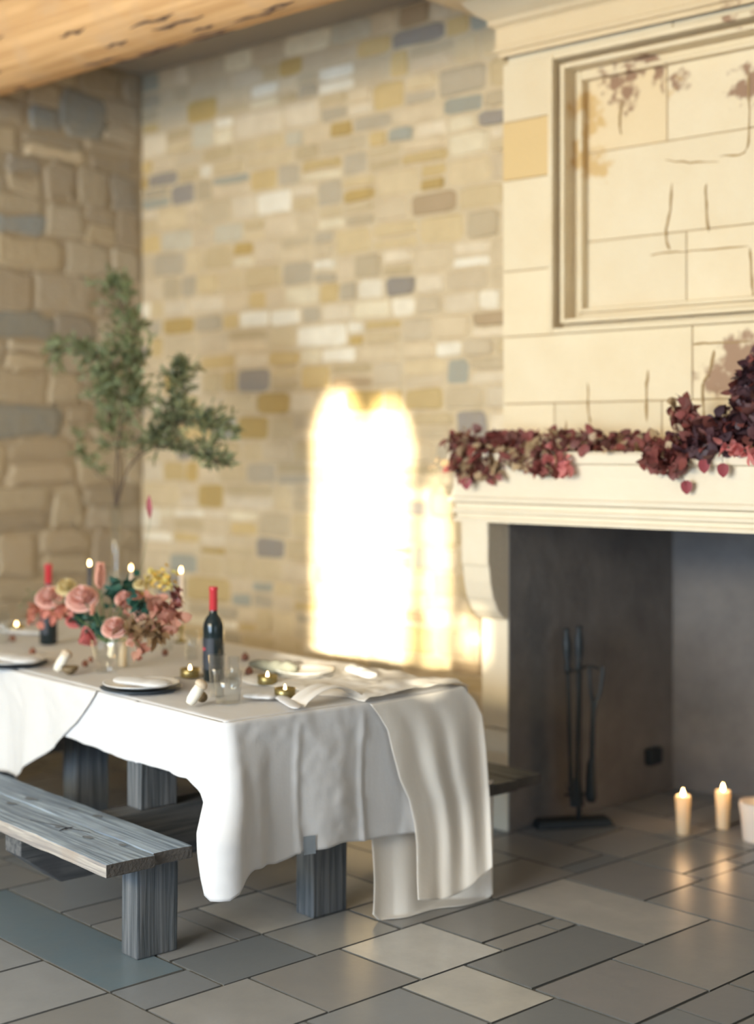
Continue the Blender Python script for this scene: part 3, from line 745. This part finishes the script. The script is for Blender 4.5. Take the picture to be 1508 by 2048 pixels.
def tumbler(px, py, r0, r1, h, label, z=TZ):
    r = item('glass_tumbler', px, py, z, label, 'glass', 'clear tumblers on the table')
    t = .0016
    local([(0, 0), (r0, 0), (r1, h), (r1-t, h), (r0-t, .006), (0, .006)], 'bowl', M_glass, r, n=28)
    return r
tumbler(434, 1392, .026, .033, .155, 'tall clear glass tumbler directly in front of the right wine bottle')
tumbler(468, 1377, .020, .022, .125, 'slim clear glass tumbler just right of the right wine bottle')
tumbler(456, 1405, .044, .055, .115, 'short wide clear glass tumbler, nearest of the three by the bottle')
tumbler(6, 1285, .027, .030, .145, 'clear glass tumbler cut by the left edge of the photo')
tumbler(383, 1318, .026, .031, .13, 'clear glass tumbler behind the tea light, between flowers and bottle')
tumbler(333, 1300, .026, .031, .13, 'clear glass tumbler half hidden behind the brown leaves on the right of the bouquet')

def flame(root, z, s=1):
    mb = MB(); mb.lathe([(0, 0), (.0035*s, .002*s), (.0055*s, .007*s), (.0045*s, .014*s), (.002*s, .021*s), (0, .026*s)], 12, M=Matrix.Translation((0, 0, z)))
    mb.build('flame', M_flame, root, smooth=True)
def votive(px, py, label, r=.04, h=.036):
    e = item('tea_light_holder', px, py, TZ, label, 'candle holder', 'brass tea light holders on the table')
    local([(0, 0), (r*.96, 0), (r, .003), (r*.97, h*.5), (r, h), (r-.003, h), (r-.005, .012), (0, .012)], 'cup', M_brass, e)
    local([(0, .0125), (r-.006, .0125), (r-.006, h*.72), (0, h*.70)], 'wax', M_wax, e)
    flame(e, h*.7, 1.0)
    return e
votive(380, 1354, 'brass tea light holder at the left foot of the right bottle')
votive(535, 1368, 'brass tea light holder behind the nearest one, right of the tumblers')
votive(570, 1395, 'brass tea light holder closest to the table end')
votive(33, 1263, 'brass tea light holder at the far left edge of the table')

def setting(px, py, a0, label1, label2, big=1):
    z = TZ-.002; p = on_z(px, py, z)
    ch = MB(); R_ = .155*big
    ch.lathe([(0, 0), (R_*.8, 0), (R_, .008), (R_+.002, .011), (R_, .012), (R_*.8, .005), (0, .004)], 48)
    o = ch.build('charger_plate', M_slate, None, smooth=True); o.location = p; tag(o, label1, 'charger')
    pl = MB(); R_ = .145*big
    pl.lathe([(0, 0), (R_*.65, 0), (R_, .013), (R_+.002, .016), (R_-.004, .016), (R_*.66, .005), (0, .004)], 48)
    o = pl.build('dinner_plate', M_white, None, smooth=True); o.location = p+Vector((0, 0, .012)); tag(o, label2, 'plate')
    return p
def napkin(px, py, z, l, wd, rot, label, h=.02, m=M_cloth2):
    p = on_z(px, py, z); M = Matrix.Translation(p) @ Matrix.Rotation(rot, 4, 'Z')
    mb = MB()
    def fn(u, v):
        x = (u-.5)*l; t = 2*pi*v
        k = (1-abs(2*u-1)**6)**.5
        return M @ Vector((x, wd/2*cos(t)*k*(1+.15*nz(u*5, v*3, px)), h*.55+h/2*sin(t)*k*(1+.3*nz(u*7, 3+v, py))))
    mb.grid(fn, 24, 20)
    o = mb.build('napkin', m, None, smooth=True); return tag(o, label, 'napkin')
setting(282, 1378, 0, 'dark blue charger under the plate nearest the right bottle', 'white dinner plate with folded napkin, nearest the right bottle')
napkin(285, 1372, TZ+.028, .26, .12, RT+.25, 'folded pale napkin lying on the plate nearest the right bottle', .03)
setting(22, 1330, 0, 'dark blue charger under the plate at the left edge', 'white dinner plate with napkin at the left edge, before the left bottle')
napkin(30, 1323, TZ+.028, .30, .13, RT+.1, 'folded pale napkin lying on the plate at the left edge', .03)
setting(610, 1352, 0, 'dark charger of the far place setting beyond the tea lights', 'white dinner plate of the far place setting beyond the tea lights', .8)
napkin(722, 1352, TZ+.03, .24, .07, RT-.3, 'small white napkin at the far edge above the gauze runner', .03, M_cloth)
napkin(575, 1407, TZ+.0, .30, .05, RT-.4, 'white napkin lying in front of the tea light closest to the end', .014, M_cloth)
napkin(520, 1398, TZ+.0, .13, .07, RT+.5, 'white folded napkin between the wide tumbler and the nearest tea light', .02, M_cloth)
napkin(55, 1268, TZ+.0, .34, .08, RT+.5, 'pale napkin trailing beside the left wine bottle', .02)
# grey-green bundle on the far side
p = on_z(545, 1338, TZ+.02); mb = MB()
M = Matrix.Translation(p) @ Matrix.Rotation(RT+.15, 4, 'Z')
mb.grid(lambda u, v: M @ Vector(((u-.5)*.27, .035*cos(2*pi*v)*(.6+.4*u)*(1-abs(2*u-1)**8)**.5, .028*sin(2*pi*v)*(.6+.5*u)*(1-abs(2*u-1)**8)**.5*(1+.25*nz(u*8, v*4, 2))+.01)), 30, 18)
tag(mb.build('linen_bundle', mat('grey_green_linen', (.22, .22, .17), .9, var=.6, vscale=20), None, smooth=True), 'grey-green rolled bundle on the far side of the table right of the bottle', 'bundle')

def favour(px, py, rot, l1, l2):
    # wedge-shaped mushroom leaning against a brown shell
    e = item('mushroom', px, py, TZ, l1, 'mushroom', 'pale mushrooms laid by the plates'); e.rotation_mode = 'QUATERNION'; e.rotation_quaternion = Matrix.Rotation(radians(32), 4, Vector((Vd[0], Vd[1], 0))).to_quaternion(); e.location.z += .006
    local([(0, 0), (.014, .003), (.020, .02), (.021, .05), (.019, .082), (0, .083)], 'stalk', M_mush, e, n=20)
    local([(.012, .078), (.022, .076), (.025, .083), (.021, .094), (.010, .100), (0, .101)], 'cap', mat('tan_cap', (.62, .50, .36), .6, var=.4, vscale=50), e, n=20)
favour(112, 1345, .3+YAW, 'pale mushroom leaning between the left plate and the brown shell bowl', '')
favour(378, 1412, .3+YAW, 'pale mushroom standing at the cloth edge right of the nearest plate', '')
e = item('shell_bowl', 140, 1349, TZ, 'small brown half-shell bowl beside the left mushroom', 'bowl')
local([(0, 0), (.012, .001), (.030, .016), (.036, .034), (.032, .034), (.026, .016), (0, .008)], 'shell', M_shell, e, n=20)
e = item('walnut', 404, 1405, TZ, 'brown walnut beside the mushroom near the wide tumbler', 'nut'); 
mb = MB(); mb.grid(lambda u, v: Vector((0.023*sin(pi*v)*cos(2*pi*u), .019*sin(pi*v)*sin(2*pi*u), .020-.020*cos(pi*v)))*(1+.06*nz(u*9, v*9)), 24, 14); mb.build('shell', M_shell, e, smooth=True)
for (px, py, r, lab) in [(25, 1283, .016, 'brown-red fig near the left tumbler'), (65, 1311, .017, 'brown-red fig just behind the left plate'), (170, 1334, .015, 'small dark fig at the foot of the glass flower vase'), (330, 1312, .016, 'small reddish fig right of the bouquet'), (490, 1322, .018, 'reddish fig far behind the tumblers, left of the grey-green bundle'), (498, 1350, .017, 'red fig beside the tumblers, left of the tea lights'), (181, 1325, .012, 'smallest fig, touching the vase foot')]:
    e = item('fig', px, py, TZ, lab, 'fruit', 'small figs scattered on the cloth')
    local([(0, 0), (r*.7, r*.2), (r, r*.85), (r*.8, r*1.5), (r*.3, r*1.95), (0, r*2.1)], 'fruit', M_fig, e, n=18)
    mb = MB(); mb.tube([(0, 0, r*2), (.001, 0, r*2.4)], .0015, 6); mb.build('stem', M_twig, e)

# taper candles behind the flowers
for (px, py, b, m, lab) in [(179, 1128, .62, M_darkwax, 'lit dark taper candle left of the upright pink bloom'), (262, 1137, .85, M_waxw, 'lit pale taper candle behind the middle of the bouquet'), (362, 1142, .98, M_waxw, 'lit pale taper candle behind the right side of the bouquet')]:
    f = on_b(px, py, b); root = empty('taper_candle', (f.x, f.y, TZ), lab, 'candle')
    h = f.z-TZ-.012
    local([(0, 0), (.032, 0), (.034, .006), (.012, .012), (.007, .03), (.008, .06), (.014, .07), (.014, .085), (0, .085)], 'holder', M_brass, root, n=20)
    local([(0, .08), (.011, .08), (.0085, h), (0, h+.002)], 'wax', m, root, n=16)
    flame(root, h+.004, 1.1)

# ------------------------------------------------------------------ leaves
def leaf(mb, p, d, up, l, wd, curl=.25, heart=False):
    d = Vector(d).normalized(); s = d.cross(Vector(up)); s = s.normalized() if s.length > 1e-4 else Vector((1, 0, 0)); n = s.cross(d).normalized()
    prof = [(0, .12), (.25, .8), (.5, 1), (.78, .62), (1, .02)] if not heart else [(0, .35), (.18, .95), (.45, 1), (.75, .75), (1, .12)]
    vs = []
    for t, k in prof:
        c = p+d*(l*t)-n*(curl*l*t*t)
        vs += [c-s*(wd/2*k)+n*(.10*wd*k), c, c+s*(wd/2*k)+n*(.10*wd*k)]
    fs = []
    for i in range(len(prof)-1):
        fs += [(i*3, i*3+1, i*3+4, i*3+3), (i*3+1, i*3+2, i*3+5, i*3+4)]
    mb.add(vs, fs)
def rv(): 
    v = Vector((rnd.gauss(0, 1), rnd.gauss(0, 1), rnd.gauss(0, 1))); return v.normalized()
# tall vase of olive branches at the far end of the table
vb = .95
vp = on_b(231, 1100, vb); vx = Vector((vp.x, vp.y, 0))
ve = empty('tall_vase', (vp.x, vp.y, TZ), 'tall slender clear glass vase holding the olive branches behind the bouquet', 'vase')
ht = on_b(231, 1008, vb).z-TZ
local([(0, 0), (.055, 0), (.056, .006), (.02, .02), (.016, .06), (.020, ht*.6), (.032, ht), (.030, ht), (.018, ht*.6), (.013, .06), (0, .05)], 'body', M_glass, ve, n=24)
def branch(pts, sub, m, label, density=34, ll=.055, spread=.10, tipfrac=0.0):
    P0 = [on_b(x, y, b) for x, y, b in pts]
    C = spline(P0, 12)
    mbt = MB(); mbt.tube(C, [.004*(1-.7*i/len(C)) for i in range(len(C))], 6)
    mbl = MB(); n = len(C)
    st = int(n*tipfrac)
    for k in range(int(density*1.3)):
        i = rnd.randrange(st, n-1) if n-1 > st else n-2
        p = C[i]; t = (C[i+1]-C[i]).normalized()
        d = (t*.7+rv()*.9+Vector((0, 0, .15))).normalized(); L = spread*1.4*rnd.uniform(.4, 1.2)*(1.15-.6*i/n)
        tw = [p+d*L*q/4+Vector((0, 0, -.015*(q/4)**2)) for q in range(5)]
        mbt.tube(tw, [.0018, .0016, .0014, .001, .0006], 4)
        for q in range(rnd.randrange(6, 11)):
            f = rnd.uniform(.15, 1); pp = p+d*L*f
            leaf(mbl, pp, d*.7+rv()*.8, rv(), ll*rnd.uniform(.6, 1.2), ll*.26, .15)
    root = mbt.build('olive_branch', M_twig, None, smooth=True, origin=P0[0]); tag(root, label, 'branch', 'olive branches in the tall vase')
    o = mbl.build('foliage', m, root, smooth=True, origin=P0[0]); o.location = (0, 0, 0)
    return root
branch([(232, 1015, vb), (236, 900, vb), (268, 760, vb), (262, 660, vb), (222, 572, vb)], 0, M_olive, 'tallest olive branch, rising up before the wall corner', 60, .06, .15, .35)
branch([(232, 1010, vb), (232, 930, vb-.05), (240, 800, vb-.1), (185, 715, vb-.15), (100, 705, vb-.2)], 0, M_olive, 'grey-green olive branch arching to the left of the vase', 48, .055, .12, .45)
branch([(234, 1012, vb), (240, 930, vb), (225, 860, vb-.05), (215, 790, vb-.05), (238, 700, vb-.05)], 0, M_olive, 'upright olive branch filling the middle above the vase', 52, .055, .12, .35)
branch([(234, 1012, vb), (250, 950, vb), (300, 880, vb), (380, 840, vb+.05), (458, 850, vb+.05)], 0, M_darkolive, 'dark olive branch leaning right against the pale wall', 62, .055, .13, .4)
branch([(234, 1014, vb), (256, 940, vb), (320, 870, vb+.05), (350, 800, vb+.05), (362, 735, vb+.05)], 0, M_darkolive, 'dark olive branch rising right of the vase', 40, .055, .11, .5)
branch([(234, 1014, vb), (262, 930, vb), (330, 890, vb), (400, 900, vb), (435, 928, vb)], 0, M_darkolive, 'lowest dark olive branch drooping to the right', 36, .05, .09, .4)
branch([(231, 1016, vb), (222, 960, vb), (196, 950, vb-.03), (170, 905, vb-.03), (152, 865, vb-.03)], 0, M_olive, 'thin sparse olive branch hanging low to the left', 12, .05, .06, .5)

# ------------------------------------------------------------------ bouquet
vc = on_z(212, 1343, TZ)
ve = empty('flower_vase', vc, 'cut glass footed vase holding the pink bouquet', 'vase')
mb = MB(); mb.lathe([(0, 0), (.045, 0), (.046, .008), (.018, .02), (.022, .035), (.050, .055), (.062, .10), (.066, .135), (.062, .135), (.055, .10), (.044, .062), (0, .05)], 16)
mb.build('bowl', M_glass, ve)
tumbler(245, 1333, .028, .033, .15, 'tall glass holding a cream candle, right of the flower vase')
ec = item('pillar_candle', 245, 1333, TZ+.008, 'slim cream candle inside the glass right of the flower vase', 'candle')
local([(0, 0), (.016, 0), (.016, .12), (.012, .123), (0, .12)], 'wax', M_wax, ec, n=18)
mb = MB(); mb.tube([(0, 0, .118), (.001, 0, .13)], .001, 5); mb.build('wick', M_twig, ec)

VB = .30
vmouth = vc+Vector((0, 0, .12))
def flower(name, px, py, b, r, m, label, cat='flower', tulip=False, face=None):
    c = on_b(px, py, b); f = Vector(face or (-Vd[0]*.6, -Vd[1]*.6, .6)).normalized()
    q = f.to_track_quat('Z', 'Y').to_matrix()
    mb = MB()
    layers = [(5, .25, 1.25), (5, .45, 1.0), (6, .68, .75), (7, .9, .45), (7, 1.0, .15)] if not tulip else [(3, .35, 1.45), (4, .5, 1.4), (5, .62, 1.3)]
    for li, (n, rr, up) in enumerate(layers):
        for k in range(n):
            t = 2*pi*(k+.5*(li % 2)+rnd.uniform(-.15, .15))/n
            wd = 1.25*rr*r*(2*pi/n)*.75
            out = Vector((cos(t), sin(t), 0)); side = Vector((-sin(t), cos(t), 0)); hgt = (r*(1.0 if not tulip else 1.9))*(.5+.5*up)*rnd.uniform(.85, 1.1)
            def fn(u, v, out=out, side=side, rr=rr, wd=wd, hgt=hgt, up=up):
                s = (u-.5)*2; w_ = wd*math.sqrt(max(.02, 1-(v*1.0-.55)**2*1.9)) if v > .3 else wd*(.35+2*v*.6)
                ra = rr*r*(.15+.85*sin(min(1, v*1.1)*pi/2)) + (.18*r*(v**4)*(1.3-up) if not tulip else -.75*rr*r*v**3)
                z = hgt*(v**1.2)*(.55+.45*up)-.30*r*(1-up)*v*v
                return q @ (out*(ra-.16*s*s*wd)+side*(s*w_*.8)+Vector((0, 0, z-.35*r)))+c
            mb.grid(fn, 5, 6)
    root = mb.build(name, m, None, smooth=True, origin=c); tag(root, label, cat)
    st = MB(); C = spline([c-f*.25*r*1, (c+vmouth)/2+Vector((0, 0, .02)), vmouth+(c-vmouth)*.08], 6); st.tube(C, .0022, 5)
    o = st.build('stem', M_stem, root, origin=c, smooth=True); o.location = (0, 0, 0)
    return root
flower('rose', 97, 1192, VB-.03, .052, M_pink, 'blush pink rose overlapping the left wine bottle')
flower('rose', 163, 1194, VB-.05, .060, M_pink, 'large open blush rose in the middle left of the bouquet')
flower('rose', 175, 1275, VB-.08, .040, M_rosep, 'deep pink rose hanging lowest over the vase rim', face=(-.1, -.9, -.4))
flower('rose', 150, 1238, VB-.06, .036, M_rosep, 'small deep pink rose below the large open rose')
flower('tulip', 200, 1172, VB, .038, M_peach, 'upright closed peach-pink bloom at the top of the bouquet', tulip=True, face=(.05, 0, 1))
flower('tulip', 187, 1208, VB-.08, .018, M_peach, 'small closed peach bud under the upright bloom', tulip=True, face=(.1, -.3, -1))
flower('ranunculus', 132, 1172, VB+.02, .040, M_cream, 'small cream yellow bloom between the two blush roses')
flower('ranunculus', 248, 1195, VB, .034, M_pink, 'small salmon bloom among dark green leaves')
flower('ranunculus', 228, 1253, VB-.09, .045, M_pink, 'dusty rose bloom at the centre front of the bouquet')
flower('ranunculus', 278, 1167, VB+.05, .022, M_cream, 'tiny white bloom left of the yellow blossom')
def cluster(name, pts, b, m, n, l, wd, label, cat, spread=.035, heart=True, st=None):
    P0 = [on_b(x, y, b) for x, y in pts]; C = spline([vmouth]+P0, 8)
    mbt = MB(); mbt.tube(C, [.0025*(1-.6*i/len(C)) for i in range(len(C))], 5)
    mbl = MB(); k0 = 8
    for k in range(n):
        p = C[rnd.randrange(k0, len(C))]+rv()*spread*rnd.uniform(.2, 1)
        leaf(mbl, p, rv()+Vector((0, 0, -.3)), rv(), l*rnd.uniform(.7, 1.15), wd*rnd.uniform(.8, 1.1), .3, heart)
    root = mbt.build(name, M_stem, None, origin=vc, smooth=True); tag(root, label, cat)
    o = mbl.build('leaves', m, root, origin=vc, smooth=True); o.location = (0, 0, 0); return root
cluster('leaf_branch', [(120, 1230), (82, 1210), (66, 1240)], VB-.04, M_copper, 50, .044, .034, 'copper leaf spray hanging at the far left of the bouquet', 'foliage', .03)
cluster('leaf_branch', [(140, 1225), (110, 1222)], VB-.09, M_copper, 22, .034, .028, 'copper leaf spray under the leftmost rose', 'foliage', .028)
cluster('leaf_branch', [(250, 1215), (290, 1200), (318, 1225), (345, 1235)], VB, M_mauve, 90, .050, .040, 'mauve-brown leaf spray at the right of the bouquet', 'foliage', .062)
cluster('leaf_branch', [(330, 1225), (350, 1200), (358, 1180)], VB+.03, M_redleaf, 26, .040, .030, 'small red leaf spray at the far right tip of the bouquet', 'foliage', .018)
cluster('leaf_branch', [(255, 1245), (295, 1262), (315, 1268)], VB-.05, M_tan, 80, .048, .038, 'brown leaf spray drooping low right of the bouquet', 'foliage', .05)
cluster('leaf_branch', [(262, 1280), (282, 1300), (272, 1315)], VB-.07, M_mauve, 16, .040, .028, 'brown leaf tips hanging down to the cloth beside the vase', 'foliage', .022)
cluster('green_sprig', [(225, 1200), (235, 1180), (262, 1170)], VB+.03, M_green, 70, .046, .028, 'dark green sprig behind the upright bloom', 'foliage', .045)
cluster('green_sprig', [(175, 1240), (150, 1225), (195, 1250)], VB-.05, M_green, 60, .042, .026, 'dark green sprig at the lower middle of the bouquet', 'foliage', .04)
cluster('green_sprig', [(205, 1255), (200, 1262)], VB-.10, M_green, 24, .032, .018, 'green sprig spilling over the vase rim', 'foliage', .03)
cluster('green_sprig', [(280, 1215), (268, 1205)], VB-.06, M_green, 34, .036, .024, 'dark green sprig tucked into the mauve leaves', 'foliage', .045)
cluster('yellow_sprig', [(260, 1195), (300, 1165), (322, 1150), (335, 1165)], VB+.12, M_yellow, 110, .026, .018, 'loose yellow blossom sprig at the upper right of the bouquet', 'flower', .055)
cluster('green_sprig', [(120, 1215), (70, 1185), (40, 1215)], VB+.05, M_olive, 16, .03, .008, 'fine wispy green sprig at the left of the bouquet', 'foliage', .03, False)
# lone dark red leaf on a wire-thin stalk
P0 = [vmouth, on_b(270, 1180, VB+.1), on_b(298, 1060, VB+.12), on_b(299, 1020, VB+.12)]
mbt = MB(); mbt.tube(spline(P0, 6), .0007, 5); r_ = mbt.build('leaf_stalk', M_stem, None, origin=vc); tag(r_, 'single dark red leaf standing high on a thin stalk above the bouquet', 'leaf')
mbl = MB(); leaf(mbl, on_b(298, 990, VB+.12), (.05, 0, -1), (.4, -.6, .2), .105, .026, .05); o = mbl.build('leaf', M_oneleaf, r_, origin=vc); o.location = (0, 0, 0)

# ------------------------------------------------------------------ garland on the mantel
def garland(px_pts, y, m, n, l, wd, spread, label, name='garland', extra=(), m2=None, n2=0):
    P0 = [on_y(a, b, y) for a, b in px_pts]; C = spline(P0, 12)
    org = P0[0]
    mbt = MB(); mbt.tube(C, [.006*(1-.5*i/len(C)) for i in range(len(C))], 6)
    mbl = MB(); mb2 = MB(); mb3 = MB()
    for k in range(n+n2):
        i = rnd.randrange(0, len(C)); sp = spread(C[i].x) if callable(spread) else spread
        v = rv(); p = C[i]+Vector((v.x*sp, v.y*sp*.7, v.z*sp))*rnd.uniform(.3, 1)
        if p.y > BY-.03: p.y = BY-.03
        if p.z < 1.735 and p.y > my-.02:
            if rnd.random() < .5: p.y = my-.02-rnd.random()*.05
            else: p.z = 1.735+rnd.random()*.03
        if p.y < my-.12: p.y = my-.12
        d = rv()+Vector((0, -.3, -.4)); 
        leaf(mbl if k < n else mb2, p, d, rv(), l*rnd.uniform(.7, 1.2), wd*rnd.uniform(.8, 1.15), .3, True)
    for (ex, ey, yy) in extra:
        p = on_y(ex, ey, yy); s_ = min(C, key=lambda c: (c-p).length)
        mbt.tube(spline([s_, (s_+p)/2+Vector((.01, -.03, .01)), p], 5), .0012, 5)
        leaf(mb3, p+Vector((0, 0, .022)), (.1, -.05, -1), (.5, -.8, .1), .055, .046, .08, True)
    root = mbt.build(name, M_twig, None, smooth=True, origin=org); tag(root, label, 'garland')
    o = mbl.build('leaves', m, root, smooth=True, origin=org); o.location = (0, 0, 0)
    if mb3.v: o = mb3.build('dangling_leaves', M_oneleaf, root, smooth=True, origin=org); o.location = (0, 0, 0)
    if m2: o = mb2.build('faded_leaves', m2, root, smooth=True, origin=org); o.location = (0, 0, 0)
    return root
gy = my+.015
garland([(915, 895), (950, 900), (1000, 890), (1050, 895), (1100, 888), (1145, 900)], gy, M_redleaf, 330, .052, .044, .085, 'dusty red leaf garland on the left end of the mantel', m2=M_paleleaf, n2=110)
garland([(920, 930), (945, 935), (990, 935)], my-.04, M_redleaf, 90, .046, .038, .055, 'faded tan and green leaf spray drooping over the left corner of the mantel', extra=[(932, 965, my-.08)], m2=M_paleleaf, n2=60)
garland([(1040, 915), (1075, 925), (1095, 930)], my-.045, M_redleaf, 60, .046, .038, .045, 'dusty red and tan leaf spray hanging between the left corner and the crimson spray', m2=M_paleleaf, n2=30)
garland([(1100, 900), (1125, 925), (1135, 940)], my-.05, M_rosep, 40, .042, .032, .035, 'bright crimson leaf spray hanging over the mantel front')
garland([(1150, 882), (1200, 880), (1250, 884), (1300, 882)], gy+.05, M_redleaf, 130, .046, .040, .045, 'thin run of red leaves along the middle of the mantel', m2=M_paleleaf, n2=30)
garland([(1310, 900), (1345, 900), (1370, 870), (1375, 830), (1350, 812)], gy, M_redleaf, 130, .048, .042, .05, 'upright sprig of brown-red leaves before the cracked stones', m2=M_paleleaf, n2=20)
garland([(1310, 905), (1330, 915), (1360, 925)], my-.05, M_redleaf, 90, .048, .038, .06, 'pinkish brown leaves hanging over the mantel below the upright sprig', extra=[(1372, 972, my-.05)])
garland([(1390, 880), (1430, 870), (1480, 860), (1540, 850)], gy, M_wineleaf, 280, .050, .044, .095, 'dark wine red garland heaped at the right of the mantel', m2=M_redleaf, n2=110, extra=[(1407, 930, my-.06), (1445, 938, my-.06)])
garland([(1475, 850), (1490, 800), (1505, 760), (1530, 720)], gy+.05, M_wineleaf, 210, .046, .038, .075, 'dark wine red branch climbing up the wall at the right edge', m2=M_redleaf, n2=60)
garland([(1455, 895), (1480, 900), (1520, 910)], my-.05, M_rosep, 50, .038, .028, .035, 'bright crimson leaf spray at the far right over the mantel edge')
P = [on_y(x, y, my) for x, y in [(862, 935), (880, 925), (905, 938)]]
mbt = MB(); mbt.tube(spline([on_y(925, 925, my)]+P[::-1], 5), .0015, 5); r_ = mbt.build('leaf_tendril', M_twig, None); tag(r_, 'thin tendril of tiny orange leaves off the left end of the mantel', 'leaf')
mbl = MB()
for k in range(14): leaf(mbl, P[k % 3]+rv()*.015, rv(), rv(), .022, .014, .2)
mbl.build('leaves', M_paleleaf, r_)

# ------------------------------------------------------------------ fire tools
bc = on_z(1140, 1652, 0); ang = math.atan2(.32, .245)
stand = empty('fire_tool_stand', bc, 'black iron fire tool stand with heavy flat base inside the fireplace jamb', 'tool stand', rz=ang)
mb = MB(); n = 4
mb.add([Vector(p) for p in [(-.17, -.055, 0), (.20, -.055, 0), (.20, .055, 0), (-.17, .055, 0), (-.155, -.045, .035), (.18, -.045, .035), (.18, .045, .035), (-.155, .045, .035)]], [(0,3,2,1),(4,5,6,7),(0,1,5,4),(1,2,6,5),(2,3,7,6),(3,0,4,7)])
mb.build('base', M_iron, stand, bevel=.004)
def rel(px, py, dd=0):   # point on the stand's plane through its centre, in its own frame
    n_ = Vector((-sin(ang), cos(ang), 0)); d = ray(px); D = (Vector((bc.x, bc.y, 0)).dot(n_)+dd)/(d[0]*n_.x+d[1]*n_.y)
    w_ = Vector((d[0]*D, d[1]*D, 1.73-(py-895)/2907*D)); return stand.matrix_basis.inverted() @ w_
bpy.context.view_layer.update()
stand.matrix_basis
zz = rel(1140, 1650)
sx = rel(1158, 1500).x; zt = rel(1158, 1330).z
mb = MB(); mb.tube([(sx, 0, .02), (sx, 0, zt)], .013, 8); mb.build('pole', M_iron, stand)
mb = MB(); x0, x1 = rel(1125, 1340).x, rel(1195, 1335).x; zr = rel(1150, 1338).z
mb.tube(spline([Vector((x0, -.03, zr)), Vector((sx-.02, -.035, zr)), Vector((sx, 0, zr)), Vector((x1-.03, .0, zr+.01)), Vector((x1, -.03, zr))], 6), .006, 6)
mb.build('hook_bar', M_iron, stand)
mb = MB(); xa, xb = rel(1160, 1588).x, rel(1180, 1588).x; z_ = rel(1160, 1588).z
mb.tube([(x0+.01, 0, z_), (xb, 0, z_)], .006, 6); mb.build('lower_bar', M_iron, stand)
def tool(name, top, bot, label, headf, handle=True):
    p0 = rel(*top); p1 = rel(*bot)
    r = empty(name, stand.matrix_basis @ Vector((p1.x, -.03, p1.z)), label, 'fire tool', rz=ang)
    o = Vector((p1.x, -.03, p1.z)); a = Vector((p0.x, -.03, p0.z))-o
    L = a.length; mb = MB(); mb.tube([a*.02, a*.4, a*.75], [.011, .011, .009], 8); mb.build('rod', M_iron, r)
    if handle:
        mb = MB(); pts = [a*t for t in (.74, .77, .80, .86, .92, .97, 1)]; mb.tube(pts, [.011, .017, .012, .020, .019, .012, .014], 10); mb.build('handle', M_iron, r, smooth=True)
    mb = MB(); headf(mb); mb.build('head', M_iron, r)
    return r
tool('poker', (1129, 1255), (1140, 1605), 'iron fire poker with turned handle, leftmost on the stand', lambda mb: mb.tube([(0, 0, .1), (-.02, 0, .06), (-.03, 0, .10)], [.007, .006, .002], 6))
tool('shovel', (1154, 1250), (1150, 1610), 'iron fire shovel with thick handle, second from left on the stand', lambda mb: mb.grid(lambda u, v: Vector(((u-.5)*.07*(.6+.4*v), -.01+.012*(2*u-1)**2, .13-.13*v)), 6, 6))
def brush(mb): mb.lathe([(.008, .2), (.02, .17), (.024, .12), (.028, .02), (.02, .0), (0, 0)], 14)
tool('hearth_brush', (1182, 1320), (1178, 1600), 'iron hearth brush hanging on the hooked bar', brush, False)
pt = rel(1178, 1600)
mbt = MB()
A = [rel(1198, 1335), rel(1192, 1385), rel(1182, 1425), rel(1180, 1440)]
for q in A: q.y = -.045
r_ = empty('tongs', stand.matrix_basis @ A[-1], 'iron tongs with splayed arms, rightmost on the stand', 'fire tool', rz=ang)
for sgn, lst in ((1, [(1200, 1330), (1194, 1380), (1182, 1430), (1181, 1600)]), (-1, [(1172, 1330), (1175, 1380), (1180, 1430), (1180, 1600)])):
    mb = MB(); pts = []
    for x, y in lst: q = rel(x, y); q.y = -.045; pts.append(q-A[-1])
    mb.tube(spline(pts, 5), .008, 6); mb.build('arm', M_iron, r_)

# ------------------------------------------------------------------ candles in the firebox
def pillar(px, py, r, h, label, taper=1, m=M_wax, lit=True):
    e = empty('pillar_candle', on_z(px, py, 0.0), label, 'candle', 'candles standing in the firebox')
    local([(0, 0), (r*.8, 0), (r*.82, .01), (r*taper*.9, h*.55), (r, h*.93), (r*.96, h), (r*.8, h*.985), (0, h*.965)], 'wax', m, e, n=28)
    mb = MB(); mb.tube([(0, 0, h*.95), (.001, 0, h+.008)], .0015, 5); mb.build('wick', M_twig, e)
    if lit: flame(e, h-.004, 1.5)
    return e
pillar(1366, 1668, .034, .172, 'lit slim cream pillar candle, leftmost of the three on the hearth')
pillar(1446, 1657, .034, .172, 'lit slim cream pillar candle, middle of the three on the hearth')
pillar(1519, 1681, .088, .172, 'thick pale pillar candle cut by the right edge of the photo', m=M_waxw)
for (px, py) in ((1366, 1600), (1446, 1592)):
    p = on_z(px, py+66, 0); d = bpy.data.lights.new('candle_glow', 'POINT'); d.energy = .6; d.color = (1, .62, .32); d.shadow_soft_size = .02
    o = bpy.data.objects.new('candle_glow', d); COL.objects.link(o); o.location = (p.x, p.y, .205)
